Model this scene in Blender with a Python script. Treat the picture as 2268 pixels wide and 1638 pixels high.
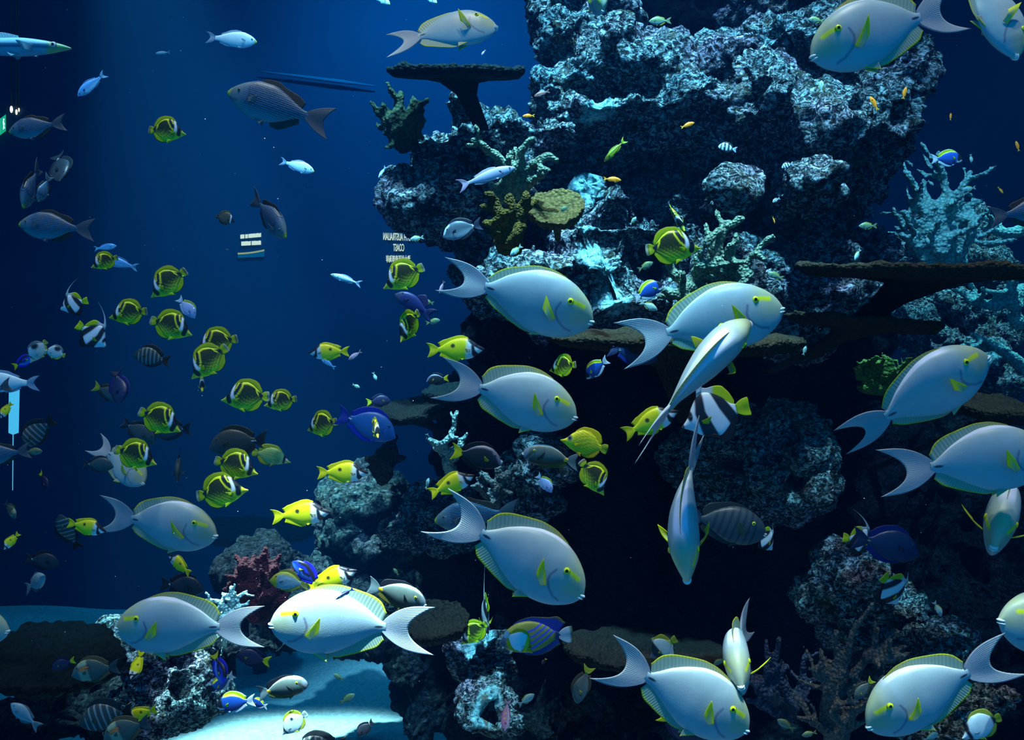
import bpy, bmesh, math, random
import numpy as np
from mathutils import Vector, Matrix

for _o in list(bpy.data.objects):
    bpy.data.objects.remove(_o, do_unlink=True)
SC = bpy.context.scene
COL = SC.collection

# ------------------------------------------------------------------ camera
F = 2000.0                      # focal length in pixels of the 2268 x 1638 frame
CZ = 2.40                       # eye height above the tank floor
cam_d = bpy.data.cameras.new('camera')
cam = bpy.data.objects.new('camera', cam_d)
COL.objects.link(cam)
cam.location = (0, 0, CZ)
cam.rotation_euler = (math.pi / 2, 0, 0)
cam_d.sensor_fit = 'HORIZONTAL'
cam_d.sensor_width = 36.0
cam_d.lens = 36.0 * F / 2268.0
cam_d.clip_end = 60
SC.camera = cam


def at(px, py, y):
    """world point seen at pixel (px, py) at distance y from the lens plane"""
    return Vector(((px - 1134.0) / F * y, y, CZ + (819.0 - py) / F * y))


# ------------------------------------------------------------------ world, exposure
W = bpy.data.worlds.new('ambient_blue_fill')
SC.world = W
W.use_nodes = True
wn = W.node_tree.nodes
wn['Background'].inputs['Color'].default_value = (0.0, 0.31, 0.80, 1)  # even blue fill added in place of light scattered by the water
wn['Background'].inputs['Strength'].default_value = 0.82
SC.view_settings.view_transform = 'Standard'
SC.view_settings.look = 'None'
SC.view_settings.gamma = 1.0
SC.view_settings.exposure = 0.0
SC.view_settings.use_curve_mapping = False
SC.cycles.use_denoising = True
SC.cycles.max_bounces = 4
SC.cycles.diffuse_bounces = 2
SC.cycles.glossy_bounces = 1
SC.cycles.transmission_bounces = 2
SC.cycles.volume_bounces = 0
SC.cycles.transparent_max_bounces = 6
SC.cycles.caustics_reflective = False
SC.cycles.caustics_refractive = False
SC.cycles.sample_clamp_indirect = 4.0
SC.cycles.volume_step_rate = 4.0


# ------------------------------------------------------------------ lamps over the water
def spot(name, loc, target, watt, size_deg, col, blend=0.6, radius=0.12):
    d = bpy.data.lights.new(name, 'SPOT')
    d.energy = watt
    d.color = col
    d.spot_size = math.radians(size_deg)
    d.spot_blend = blend
    d.shadow_soft_size = radius
    o = bpy.data.objects.new(name, d)
    COL.objects.link(o)
    o.location = loc
    v = Vector(target) - Vector(loc)
    o.rotation_euler = v.to_track_quat('-Z', 'Y').to_euler()
    return o


LAMP = (1.0, 0.90, 0.70)
PALE = (0.72, 0.95, 1.0)
CYAN = (0.35, 0.78, 1.0)
DEEP = (0.03, 0.25, 1.0)
# row of lamps over the strip of open water behind the viewing window
spot('overhead_lamp', (-2.3, 0.9, 9.6), (-1.75, 2.7, 1.6), 600, 34, LAMP)
spot('overhead_lamp', (-0.7, 0.9, 9.6), (-0.45, 2.7, 1.6), 900, 27, LAMP)
spot('overhead_lamp', (0.5, 0.9, 9.6), (0.55, 2.7, 1.6), 900, 27, LAMP)
spot('overhead_lamp', (1.8, 0.9, 9.6), (1.5, 2.6, 1.6), 900, 29, LAMP)
# unseen narrow lamps added to brighten single fish near the window
spot('overhead_lamp', (-0.75, 0.2, 9.6), (-0.46, 2.35, 1.72), 26000, 6.6, PALE, 1.0, 0.04)  # unseen narrow lamp added to brighten single fish
spot('overhead_lamp', (0.6, 0.2, 9.6), (0.45, 2.3, 1.55), 4500, 5.0, PALE, 0.3, 0.04)  # unseen narrow lamp added to brighten single fish
spot('overhead_lamp', (1.3, 0.2, 9.6), (1.02, 2.25, 1.55), 4500, 6.0, PALE, 0.4, 0.04)  # unseen narrow lamp added to brighten single fish
# lamps on the rock face
spot('rock_lamp', (0.0, 0.5, 9.2), (0.25, 4.0, 3.05), 12500, 26, (0.22, 0.66, 0.92))
spot('rock_lamp', (1.5, 0.5, 9.2), (1.30, 4.1, 3.45), 4600, 26, (0.24, 0.62, 0.92))
spot('rock_lamp', (-1.0, 0.8, 9.2), (-0.15, 3.85, 3.35), 6500, 13, (0.24, 0.66, 0.92), 0.8)  # unseen lamp added to lift the dark rock shoulder
spot('rock_lamp', (-1.5, 0.8, 9.2), (-1.72, 4.15, 0.95), 4200, 8.5, (0.26, 0.70, 0.95), 0.8)  # unseen lamp added to brighten the boulder beside the sand
# narrow lamp on the pale crust below the ledge coral
spot('rock_lamp', (0.5, 3.0, 6.5), (0.36, 3.75, 3.0), 1100, 13, (0.25, 0.85, 1.0), 0.8)
# unseen lamps added for the rear glow, bright sand and far reef
spot('added_rear_lamp', (-0.9, 6.6, 6.5), (-0.5, 9.0, 4.2), 800, 140, (0.02, 0.48, 1.0), 1.0)
spot('added_rear_lamp', (-2.6, 6.2, 6.5), (-2.0, 6.4, 0.0), 200, 110, (0.05, 0.6, 1.0), 1.0)
spot('added_sand_lamp', (-2.4, 5.2, 6.5), (-1.25, 5.12, 0.0), 17000, 21, (0.5, 0.97, 1.0), 0.3)
spot('far_reef_lamp', (4.0, 5.2, 6.5), (3.3, 6.6, 2.4), 1700, 46, (0.25, 0.85, 1.0), 0.8)

# ------------------------------------------------------------------ helpers
def set_props(o, label=None, cat=None, group=None, kind=None):
    if label: o['label'] = label
    if cat: o['category'] = cat
    if group: o['group'] = group
    if kind: o['kind'] = kind
    return o


def mesh_obj(name, verts, faces, mat, parent=None, attrs=None, smooth=True):
    me = bpy.data.meshes.new(name)
    verts = np.asarray(verts, dtype=np.float32)
    nv = len(verts)
    me.vertices.add(nv)
    me.vertices.foreach_set('co', verts.ravel())
    faces = np.asarray(faces, dtype=np.int32)
    nf, k = faces.shape
    me.loops.add(nf * k)
    me.loops.foreach_set('vertex_index', faces.ravel())
    me.polygons.add(nf)
    me.polygons.foreach_set('loop_start', np.arange(0, nf * k, k, dtype=np.int32))
    me.polygons.foreach_set('use_smooth', np.full(nf, smooth))
    for an, (typ, arr) in (attrs or {}).items():
        a = me.attributes.new(an, typ, 'POINT')
        if typ == 'FLOAT_COLOR':
            arr = np.concatenate([arr, np.ones((nv, 1))], 1)
            a.data.foreach_set('color', arr.astype(np.float32).ravel())
        elif typ == 'FLOAT_VECTOR':
            a.data.foreach_set('vector', arr.astype(np.float32).ravel())
        else:
            a.data.foreach_set('value', arr.astype(np.float32).ravel())
    me.update(calc_edges=True)
    me.validate()
    if mat: me.materials.append(mat)
    o = bpy.data.objects.new(name, me)
    COL.objects.link(o)
    if parent: o.parent = parent
    return o


def grid_faces(nu, nv, wrap_v=False, off=0):
    i, j = np.meshgrid(np.arange(nu - 1), np.arange(nv if wrap_v else nv - 1), indexing='ij')
    j2 = (j + 1) % nv
    f = np.stack([i * nv + j, (i + 1) * nv + j, (i + 1) * nv + j2, i * nv + j2], -1)
    return f.reshape(-1, 4) + off


# gradient-free value noise / cell noise on numpy arrays
_rs = np.random.RandomState(7)
_PT = _rs.permutation(512)
_PV = _rs.rand(512)
_PX = _rs.rand(512, 3)


def _h(i, j, k):
    return _PT[(_PT[(_PT[i & 511] + j) & 511] + k) & 511]


def vnoise(p):
    i = np.floor(p).astype(int)
    f = p - i
    f = f * f * (3 - 2 * f)
    r = 0
    for dx in (0, 1):
        for dy in (0, 1):
            for dz in (0, 1):
                w = (f[:, 0] if dx else 1 - f[:, 0]) * (f[:, 1] if dy else 1 - f[:, 1]) * (f[:, 2] if dz else 1 - f[:, 2])
                r = r + w * _PV[_h(i[:, 0] + dx, i[:, 1] + dy, i[:, 2] + dz)]
    return r * 2 - 1


def fbm(p, octs=4, gain=0.5):
    r, a = 0, 1.0
    for _ in range(octs):
        r = r + a * vnoise(p)
        p = p * 2.03 + 11.3
        a *= gain
    return r


def cells(p):
    """distance to the nearest feature point of a jittered lattice"""
    i = np.floor(p).astype(int)
    best = np.full(len(p), 9.0)
    for dx in (-1, 0, 1):
        for dy in (-1, 0, 1):
            for dz in (-1, 0, 1):
                c = i + np.array([dx, dy, dz])
                q = c + _PX[_h(c[:, 0], c[:, 1], c[:, 2])]
                best = np.minimum(best, ((p - q) ** 2).sum(1))
    return np.sqrt(best)


def sm(a, b, x):
    t = np.clip((x - a) / (b - a + 1e-12), 0, 1)
    return t * t * (3 - 2 * t)


# ------------------------------------------------------------------ materials
def new_mat(name):
    m = bpy.data.materials.new(name)
    m.use_nodes = True
    nt = m.node_tree
    nt.nodes.clear()
    out = nt.nodes.new('ShaderNodeOutputMaterial')
    return m, nt, out


def N(nt, t, **kw):
    n = nt.nodes.new(t)
    for k, v in kw.items():
        if k.startswith('i_'):
            n.inputs[k[2:].replace('_', ' ')].default_value = v
        else:
            setattr(n, k, v)
    return n


def L(nt, a, b):
    nt.links.new(a, b)


def mixcol(nt, fac, a, b, mode='MIX'):
    n = nt.nodes.new('ShaderNodeMix')
    n.data_type = 'RGBA'
    n.blend_type = mode
    n.clamp_factor = True
    for src, idx in ((fac, 0), (a, 6), (b, 7)):
        if hasattr(src, 'is_linked') or hasattr(src, 'links'):
            nt.links.new(src, n.inputs[idx])
        else:
            n.inputs[idx].default_value = src
    return n.outputs[2]


def ramp(nt, src, stops):
    r = nt.nodes.new('ShaderNodeValToRGB')
    els = r.color_ramp.elements
    while len(els) < len(stops): els.new(0.5)
    for e, (p, c) in zip(els, stops):
        e.position = p
        e.color = c if len(c) == 4 else (*c, 1)
    nt.links.new(src, r.inputs[0])
    return r.outputs[0]


def rock_material(name, dark, mid, pale, stain, stain_amt=0.5, bump=0.9, scale=1.0):
    m, nt, out = new_mat(name)
    tc = N(nt, 'ShaderNodeTexCoord')
    bs = N(nt, 'ShaderNodeBsdfPrincipled')
    bs.inputs['Roughness'].default_value = 0.85
    bs.inputs['Specular IOR Level'].default_value = 0.05
    mp = N(nt, 'ShaderNodeMapping'); mp.inputs['Scale'].default_value = (1.0, 1.0, 1.35)
    L(nt, tc.outputs['Object'], mp.inputs['Vector'])
    n1 = N(nt, 'ShaderNodeTexNoise', i_Scale=40.0 * scale, i_Detail=6.0, i_Roughness=0.78, i_Distortion=0.9)
    L(nt, mp.outputs[0], n1.inputs['Vector'])
    n2 = N(nt, 'ShaderNodeTexNoise', i_Scale=3.1, i_Detail=3.0)
    L(nt, mp.outputs[0], n2.inputs['Vector'])
    n3 = N(nt, 'ShaderNodeTexNoise', i_Scale=7.0, i_Detail=4.0, i_Roughness=0.65)
    L(nt, mp.outputs[0], n3.inputs['Vector'])
    v1 = N(nt, 'ShaderNodeTexVoronoi', i_Scale=30.0 * scale)
    L(nt, mp.outputs[0], v1.inputs['Vector'])
    c = ramp(nt, n1.outputs['Fac'], [(0.38, dark), (0.49, mid), (0.61, pale)])
    tint = ramp(nt, n2.outputs['Fac'], [(0.32, (0.55, 0.95, 1.1)), (0.5, (0.95, 1, 1)), (0.66, (1.3, 0.85, 1.15))])
    c = mixcol(nt, 0.8, c, tint, 'MULTIPLY')
    sf = ramp(nt, n3.outputs['Fac'], [(0.55, (0, 0, 0)), (0.68, (stain_amt,) * 3)])
    c = mixcol(nt, sf, c, stain)
    at_ = N(nt, 'ShaderNodeAttribute', attribute_name='patch')
    pf = mixcol(nt, 1.0, at_.outputs['Color'], ramp(nt, n1.outputs['Fac'], [(0.36, (0.25,) * 3), (0.55, (1, 1, 1))]), 'MULTIPLY')
    c = mixcol(nt, pf, c, (0.40, 0.74, 0.74, 1))
    L(nt, c, bs.inputs['Base Color'])
    b1 = N(nt, 'ShaderNodeBump', i_Strength=bump, i_Distance=0.035)
    L(nt, n1.outputs['Fac'], b1.inputs['Height'])
    b2 = N(nt, 'ShaderNodeBump', i_Strength=bump * 0.8, i_Distance=0.03, invert=True)
    L(nt, v1.outputs['Distance'], b2.inputs['Height'])
    L(nt, b1.outputs[0], b2.inputs['Normal'])
    L(nt, b2.outputs[0], bs.inputs['Normal'])
    L(nt, bs.outputs[0], out.inputs['Surface'])
    return m


def simple_material(name, c1, c2, scale=20.0, rough=0.8, bump=0.4, dist=0.01, detail=4.0):
    m, nt, out = new_mat(name)
    tc = N(nt, 'ShaderNodeTexCoord')
    bs = N(nt, 'ShaderNodeBsdfPrincipled')
    bs.inputs['Roughness'].default_value = rough
    bs.inputs['Specular IOR Level'].default_value = 0.2
    n1 = N(nt, 'ShaderNodeTexNoise', i_Scale=scale, i_Detail=detail, i_Roughness=0.6)
    L(nt, tc.outputs['Object'], n1.inputs['Vector'])
    L(nt, ramp(nt, n1.outputs['Fac'], [(0.38, c1), (0.62, c2)]), bs.inputs['Base Color'])
    b = N(nt, 'ShaderNodeBump', i_Strength=bump, i_Distance=dist)
    L(nt, n1.outputs['Fac'], b.inputs['Height'])
    L(nt, b.outputs[0], bs.inputs['Normal'])
    L(nt, bs.outputs[0], out.inputs['Surface'])
    return m


def glow_material(name, col, strength):
    m, nt, out = new_mat(name)
    e = N(nt, 'ShaderNodeEmission')
    e.inputs['Color'].default_value = (*col, 1)
    e.inputs['Strength'].default_value = strength
    L(nt, e.outputs[0], out.inputs['Surface'])
    return m


# ------------------------------------------------------------------ water
def box_mesh(lo, hi):
    x0, y0, z0 = lo; x1, y1, z1 = hi
    v = [(x0, y0, z0), (x1, y0, z0), (x1, y1, z0), (x0, y1, z0), (x0, y0, z1), (x1, y0, z1), (x1, y1, z1), (x0, y1, z1)]
    f = [(0, 3, 2, 1), (4, 5, 6, 7), (0, 1, 5, 4), (1, 2, 6, 5), (2, 3, 7, 6), (3, 0, 4, 7)]
    return v, f


m_water, nt, out = new_mat('blue_tank_water')
vs = N(nt, 'ShaderNodeVolumeScatter')
vs.inputs['Color'].default_value = (0.03, 0.34, 1.0, 1)
vs.inputs['Density'].default_value = 0.0042
va = N(nt, 'ShaderNodeVolumeAbsorption')
va.inputs['Color'].default_value = (0.20, 0.72, 0.92, 1)
va.inputs['Density'].default_value = 0.055
ad = N(nt, 'ShaderNodeAddShader')
L(nt, vs.outputs[0], ad.inputs[0]); L(nt, va.outputs[0], ad.inputs[1])
L(nt, ad.outputs[0], out.inputs['Volume'])
v, f = box_mesh((-5.89, 0.6, -0.05), (5.89, 8.99, 6.6))
set_props(mesh_obj('water', v, f, m_water, smooth=False), 'clear blue water filling the whole aquarium tank', 'water', kind='stuff')

# ------------------------------------------------------------------ tank shell
m_wall = simple_material('water_blue_tank_wall', (0.0015, 0.030, 0.066, 1), (0.002, 0.036, 0.078, 1), 0.7, 0.9, 0.1, 0.02)  # wall blue also carries the glow and haze of the deep water
v, f = box_mesh((-6.2, 9.0, -0.2), (6.2, 9.3, 8))
set_props(mesh_obj('wall_back', v, f, m_wall, smooth=False), kind='structure')
v, f = box_mesh((-6.2, 0.6, -0.2), (-5.9, 9.3, 8))
set_props(mesh_obj('wall_left', v, f, m_wall, smooth=False), kind='structure')
v, f = box_mesh((5.9, 0.6, -0.2), (6.2, 9.3, 8))
set_props(mesh_obj('wall_right', v, f, m_wall, smooth=False), kind='structure')
m_sand = simple_material('pale_sand', (0.20, 0.24, 0.23, 1), (0.28, 0.32, 0.30, 1), 34.0, 0.95, 0.5, 0.01)
nx, ny = 150, 110
gx, gy = np.meshgrid(np.linspace(-6, 6, nx), np.linspace(0.55, 9.1, ny), indexing='ij')
P3 = np.stack([gx.ravel(), gy.ravel(), np.zeros(nx * ny)], 1)
P3[:, 2] = 0.07 * fbm(P3 * np.array([0.55, 1.3, 1]), 3) + 0.02 * np.sin(P3[:, 1] * 9 + 1.5 * vnoise(P3 * 0.8))
set_props(mesh_obj('floor', P3, grid_faces(nx, ny), m_sand), kind='structure')
# ------------------------------------------------------------------ rocks
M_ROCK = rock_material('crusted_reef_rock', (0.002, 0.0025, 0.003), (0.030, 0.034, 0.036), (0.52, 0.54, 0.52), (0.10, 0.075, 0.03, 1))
M_DARK = rock_material('shaded_reef_rock', (0.0010, 0.0014, 0.0018), (0.0045, 0.0055, 0.0065), (0.020, 0.024, 0.028), (0.008, 0.010, 0.006, 1))  # dark algae rock, deepened further so overhang shade is in the colour
M_HAZE = rock_material('haze_dimmed_reef_rock', (0.002, 0.003, 0.004), (0.012, 0.018, 0.018), (0.055, 0.075, 0.07), (0.03, 0.03, 0.012, 1), 0.5)  # dimness of the hazy distance put into the rock colour
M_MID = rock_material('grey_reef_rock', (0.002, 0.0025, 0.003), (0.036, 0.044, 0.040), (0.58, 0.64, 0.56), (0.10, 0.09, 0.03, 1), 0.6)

_ico = bmesh.new()
bmesh.ops.create_icosphere(_ico, subdivisions=3, radius=1.0)
ICO_V = np.array([v.co[:] for v in _ico.verts])
ICO_F = np.array([[v.index for v in f_.verts] for f_ in _ico.faces])
_ico.free()


def remeshed(verts, faces, voxel):
    """one closed skin over overlapping solids"""
    o = mesh_obj('tmp', verts, faces, None)
    md = o.modifiers.new('r', 'REMESH')
    md.mode = 'VOXEL'
    md.voxel_size = voxel
    dg = bpy.context.evaluated_depsgraph_get()
    me = o.evaluated_get(dg).to_mesh()
    n = len(me.vertices)
    co = np.empty(n * 3, np.float32); me.vertices.foreach_get('co', co)
    no = np.empty(n * 3, np.float32); me.vertices.foreach_get('normal', no)
    nf = len(me.polygons)
    li = np.empty(len(me.loops), np.int32); me.loops.foreach_get('vertex_index', li)
    if len(li) == nf * 4:
        fc = li.reshape(-1, 4)
    else:
        me.calc_loop_triangles()
        tr = np.empty(len(me.loop_triangles) * 3, np.int32); me.loop_triangles.foreach_get('vertices', tr)
        fc = tr.reshape(-1, 3)
    o.evaluated_get(dg).to_mesh_clear()
    d = o.data
    bpy.data.objects.remove(o, do_unlink=True)
    bpy.data.meshes.remove(d)
    return co.reshape(-1, 3).astype(float), no.reshape(-1, 3).astype(float), fc


def rock(name, blobs, mat, label, voxel=0.014, rough=1.0, patches=(), cat='rock', group=None):
    """blobs: (px, py, distance of the front, half width px, half height px, half depth m)"""
    V, Fc, off = [], [], 0
    for (px, py, y, rx, rz, ry) in blobs:
        c = at(px, py, y)
        c.y += ry
        s = np.array([rx / F * y, ry, rz / F * y])
        V.append(ICO_V * s + np.array(c[:])); Fc.append(ICO_F + off); off += len(ICO_V)
    co, no, fc = remeshed(np.concatenate(V), np.concatenate(Fc), voxel)
    d = 0.085 * fbm(co * 3.2, 2) + 0.05 * (0.45 - cells(co * 7.5)) + 0.028 * fbm(co * 17.0, 2)
    pit = cells(co * 21.0 + 3.3)
    d += 0.022 * (pit - 0.5) + 0.014 * fbm(co * 44.0, 2, 0.7)
    hole = cells(co * 4.3 + 9.1)
    d -= 0.16 * sm(0.34, 0.13, hole)
    co = co + no * (d * rough)[:, None]
    # px/py space is only used to place crust patches on the rock: distance in metres round a point
    pa = np.zeros(len(co))
    for (px, py, y, r) in patches:
        c = np.array(at(px, py, y)[:])
        q = (co - c) * np.array([1, 0.35, 1])
        dd = np.sqrt((q ** 2).sum(1)) / r + 0.45 * fbm(co * 9.0, 3)
        pa = np.maximum(pa, sm(1.0, 0.65, dd))
    o = mesh_obj(name, co, fc, mat, attrs={'patch': ('FLOAT_COLOR', np.repeat(pa[:, None], 3, 1))})
    set_props(o, label, cat, group)
    return o


rock('rock_outcrop', [
    (1270, 40, 3.95, 95, 90, .35), (1330, 130, 3.85, 130, 90, .4), (1450, 120, 3.75, 120, 80, .4), (1240, 180, 3.9, 80, 70, .3),
    (1370, 60, 3.8, 60, 90, .3), (1560, 190, 3.65, 120, 75, .45), (1650, 120, 3.8, 110, 80, .4), (1770, 60, 3.9, 120, 90, .4), (1860, 60, 3.9, 140, 110, .45),
    (1430, 215, 3.65, 130, 60, .4), (1290, 230, 3.8, 110, 60, .35), (1720, 170, 3.55, 100, 110, .4), (1690, 240, 3.6, 80, 50, .3),
    (1880, 240, 3.55, 140, 75, .45), (1990, 210, 3.75, 95, 140, .5), (2010, 120, 3.9, 85, 100, .5), (1960, 330, 3.9, 110, 100, .5), (1600, 300, 4.1, 240, 110, .4),
    (1840, 378, 3.40, 60, 56, .35), (1630, 408, 3.45, 60, 48, .35), (1780, 420, 4.25, 210, 110, .4), (1330, 330, 4.0, 160, 90, .4),
    (1700, 500, 4.3, 260, 100, .4), (1560, 330, 4.0, 60, 40, .3), (1410, 270, 3.85, 60, 40, .25), (1300, -60, 4.1, 140, 120, .5), (1880, -60, 4.2, 240, 110, .5),
    (2025, 130, 3.85, 85, 120, .4), (2030, 260, 3.85, 78, 110, .4),
], M_ROCK, 'tall pitted grey-blue rock outcrop with dark hollows rising behind the orange fish', 0.013,
    patches=[(1330, 215, 3.7, .09), (1250, 275, 3.8, .06)])

rock('rock_outcrop', [
    (1240, 272, 3.75, 72, 58, .3), (1110, 270, 3.95, 110, 55, .35), (1040, 300, 3.9, 120, 80, .4), (960, 310, 3.95, 80, 60, .35), (930, 400, 3.9, 85, 75, .4),
    (1040, 400, 3.85, 120, 75, .4), (990, 460, 4.0, 110, 70, .4), (1080, 500, 4.1, 110, 80, .4), (1150, 400, 3.9, 90, 90, .4), (1200, 340, 4.0, 110, 70, .4), (1060, 580, 4.2, 70, 60, .35),
    (1010, 220, 4.1, 40, 20, .2),
], M_ROCK, 'rounded rock shoulder under the dark table coral, overhanging the open blue water', 0.013)

rock('rock_outcrop', [
    (1380, 430, 3.8, 110, 70, .4), (1300, 400, 3.85, 50, 60, .3), (1290, 500, 3.7, 90, 90, .4), (1420, 500, 3.75, 120, 70, .4), (1190, 590, 3.65, 110, 55, .35),
    (1330, 590, 3.6, 140, 90, .4), (1540, 500, 3.85, 100, 70, .4), (1600, 560, 3.75, 110, 70, .4), (1650, 620, 3.7, 110, 70, .35), (1440, 660, 3.55, 160, 70, .4),
    (1100, 640, 3.75, 80, 50, .3), (1290, 690, 3.6, 130, 45, .35), (1510, 440, 3.85, 40, 40, .25), (1750, 580, 3.85, 110, 50, .35), (1720, 640, 3.7, 120, 55, .35),
    (1860, 545, 3.95, 75, 45, .3), (1975, 540, 4.1, 60, 60, .3), (1840, 640, 3.8, 110, 50, .35), (1800, 520, 4.1, 60, 30, .2), (1930, 640, 3.95, 60, 40, .25),
    (1800, 690, 3.8, 120, 60, .35), (1560, 640, 3.75, 120, 60, .35), (1450, 480, 4.0, 260, 130, .3),
], M_ROCK, 'broad lit rock ledge with bright cyan crust behind the two largest grey surgeonfish', 0.013,
    patches=[(1300, 395, 3.8, .11), (1310, 490, 3.7, .08), (1325, 535, 3.6, .10), (1350, 600, 3.6, .09), (1360, 640, 3.55, .11), (1490, 600, 3.7, .09), (1425, 700, 3.5, .07), (1530, 620, 3.7, .06), (1290, 470, 3.7, .07)])

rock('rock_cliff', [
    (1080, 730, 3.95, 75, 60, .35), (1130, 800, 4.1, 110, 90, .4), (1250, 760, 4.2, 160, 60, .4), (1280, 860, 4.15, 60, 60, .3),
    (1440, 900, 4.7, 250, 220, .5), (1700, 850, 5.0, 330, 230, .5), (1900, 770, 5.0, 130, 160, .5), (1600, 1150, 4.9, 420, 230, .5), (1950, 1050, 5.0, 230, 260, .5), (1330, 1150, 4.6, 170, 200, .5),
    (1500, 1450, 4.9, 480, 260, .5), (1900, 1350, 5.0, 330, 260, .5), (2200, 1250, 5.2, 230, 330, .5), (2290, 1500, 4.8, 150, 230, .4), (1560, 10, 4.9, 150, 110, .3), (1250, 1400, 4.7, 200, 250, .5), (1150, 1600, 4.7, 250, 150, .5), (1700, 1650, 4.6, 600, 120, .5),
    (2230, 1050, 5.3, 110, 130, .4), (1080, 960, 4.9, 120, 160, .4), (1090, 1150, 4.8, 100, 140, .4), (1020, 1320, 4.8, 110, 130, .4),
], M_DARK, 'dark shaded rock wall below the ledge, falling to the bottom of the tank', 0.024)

rock('boulder', [(1790, 1010, 4.2, 75, 95, .35), (1730, 1060, 4.25, 130, 110, .4), (1640, 1040, 4.4, 130, 130, .35), (1800, 1090, 4.2, 68, 70, .3), (1560, 1010, 4.6, 90, 110, .3)],
     M_MID, 'large rounded boulder in the dark with one lit flank behind the diving surgeonfish', 0.014)
rock('boulder', [(1215, 1010, 3.95, 70, 45, .25), (1190, 1060, 3.95, 65, 45, .25), (1250, 1050, 3.98, 55, 50, .22), (1180, 1120, 4.15, 60, 60, .3)],
     M_ROCK, 'small pale speckled boulder under the dark naso fish with the orange tail spine', 0.011)
rock('boulder', [(1960, 1310, 4.0, 85, 65, .3), (1940, 1370, 4.0, 95, 55, .3), (2030, 1370, 4.05, 75, 60, .3)], M_MID,
     'speckled boulder behind the slanting bannerfish, beside the branching coral', 0.012)
rock('boulder', [(2060, 1440, 3.9, 100, 48, .3), (1980, 1450, 3.9, 85, 40, .3), (2130, 1440, 4.0, 50, 50, .25)], M_MID,
     'low crusted boulder above the tail of the lowest grey surgeonfish', 0.012)
rock('boulder', [(2190, 1590, 3.2, 90, 45, .25), (2110, 1640, 3.2, 90, 50, .25), (2260, 1570, 3.2, 60, 50, .25)], M_MID,
     'mottled boulder at the base of the tank under the white butterflyfish', 0.012)
rock('boulder', [(1075, 1425, 3.9, 42, 30, .15), (1040, 1460, 3.95, 34, 40, .15), (1085, 1500, 4.0, 26, 26, .12)], M_ROCK,
     'knobbly green and white crusted rock just below the dark green butterflyfish', 0.009, patches=[(1045, 1440, 3.95, .06), (1085, 1420, 3.9, .05)])
rock('boulder', [(1080, 1560, 3.75, 34, 34, .15), (1060, 1600, 3.7, 44, 44, .18), (1110, 1625, 3.7, 50, 36, .18), (1030, 1570, 3.8, 24, 30, .12)], M_ROCK,
     'pale crusted rock knob at the bottom beside the mauve fish', 0.009, patches=[(1085, 1545, 3.75, .06), (1070, 1600, 3.7, .05)])
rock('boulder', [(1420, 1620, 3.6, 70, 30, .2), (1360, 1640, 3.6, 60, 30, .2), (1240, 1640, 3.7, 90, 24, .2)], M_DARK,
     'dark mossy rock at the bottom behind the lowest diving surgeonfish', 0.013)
rock('rock_mound', [(780, 1120, 5.2, 95, 65, .4), (720, 1120, 5.3, 45, 40, .3), (760, 1190, 5.2, 100, 60, .4), (840, 1230, 5.1, 110, 60, .4), (760, 1270, 5.2, 90, 60, .4), (860, 1310, 5.1, 110, 60, .4), (700, 1330, 5.2, 90, 60, .4)],
     M_HAZE, 'hazy rock mound behind the yellow rabbitfish in the middle of the reef', 0.018)
rock('rock_mound', [(920, 1140, 4.4, 70, 45, .3), (900, 1190, 4.4, 75, 45, .3), (985, 1130, 4.5, 60, 50, .3), (960, 1200, 4.5, 80, 45, .3)], M_ROCK,
     'bright speckled rock mound behind the forked tail and the striped chub', 0.013)
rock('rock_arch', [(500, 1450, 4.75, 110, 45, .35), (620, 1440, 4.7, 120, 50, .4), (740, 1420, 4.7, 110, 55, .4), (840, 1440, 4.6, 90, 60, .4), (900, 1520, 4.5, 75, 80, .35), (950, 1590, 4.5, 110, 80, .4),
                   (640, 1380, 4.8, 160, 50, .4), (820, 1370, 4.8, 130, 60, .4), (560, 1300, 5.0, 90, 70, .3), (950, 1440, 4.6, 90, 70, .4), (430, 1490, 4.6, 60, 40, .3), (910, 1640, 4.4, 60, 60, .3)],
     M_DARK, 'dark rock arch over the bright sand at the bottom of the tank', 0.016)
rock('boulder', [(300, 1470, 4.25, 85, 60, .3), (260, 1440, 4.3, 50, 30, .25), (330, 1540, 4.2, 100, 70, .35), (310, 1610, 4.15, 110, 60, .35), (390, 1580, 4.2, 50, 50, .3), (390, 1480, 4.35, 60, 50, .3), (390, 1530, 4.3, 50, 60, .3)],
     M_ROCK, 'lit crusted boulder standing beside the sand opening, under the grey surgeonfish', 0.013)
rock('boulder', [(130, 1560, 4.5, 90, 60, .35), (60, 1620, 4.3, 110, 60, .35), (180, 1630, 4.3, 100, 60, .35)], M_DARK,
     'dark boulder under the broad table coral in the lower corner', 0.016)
rock('reef_bank', [(2110, 560, 6.4, 70, 40, .4), (2060, 560, 6.4, 50, 40, .4), (2190, 580, 6.6, 90, 60, .4), (2150, 680, 6.5, 70, 60, .4), (2230, 720, 6.6, 80, 90, .4), (2190, 790, 6.4, 70, 60, .4),
                   (2130, 860, 6.5, 50, 50, .4), (2060, 700, 6.3, 45, 40, .3), (2110, 760, 6.3, 60, 45, .3), (2240, 860, 6.5, 60, 60, .4), (2100, 660, 6.4, 30, 30, .2), (2240, 610, 6.9, 60, 90, .4), (2150, 500, 6.9, 90, 70, .3)],
     M_ROCK, 'distant cyan-lit bank of reef rock seen past the end of the outcrop', 0.02, patches=[(2110, 560, 6.4, .2), (2200, 780, 6.4, .15)])
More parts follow.
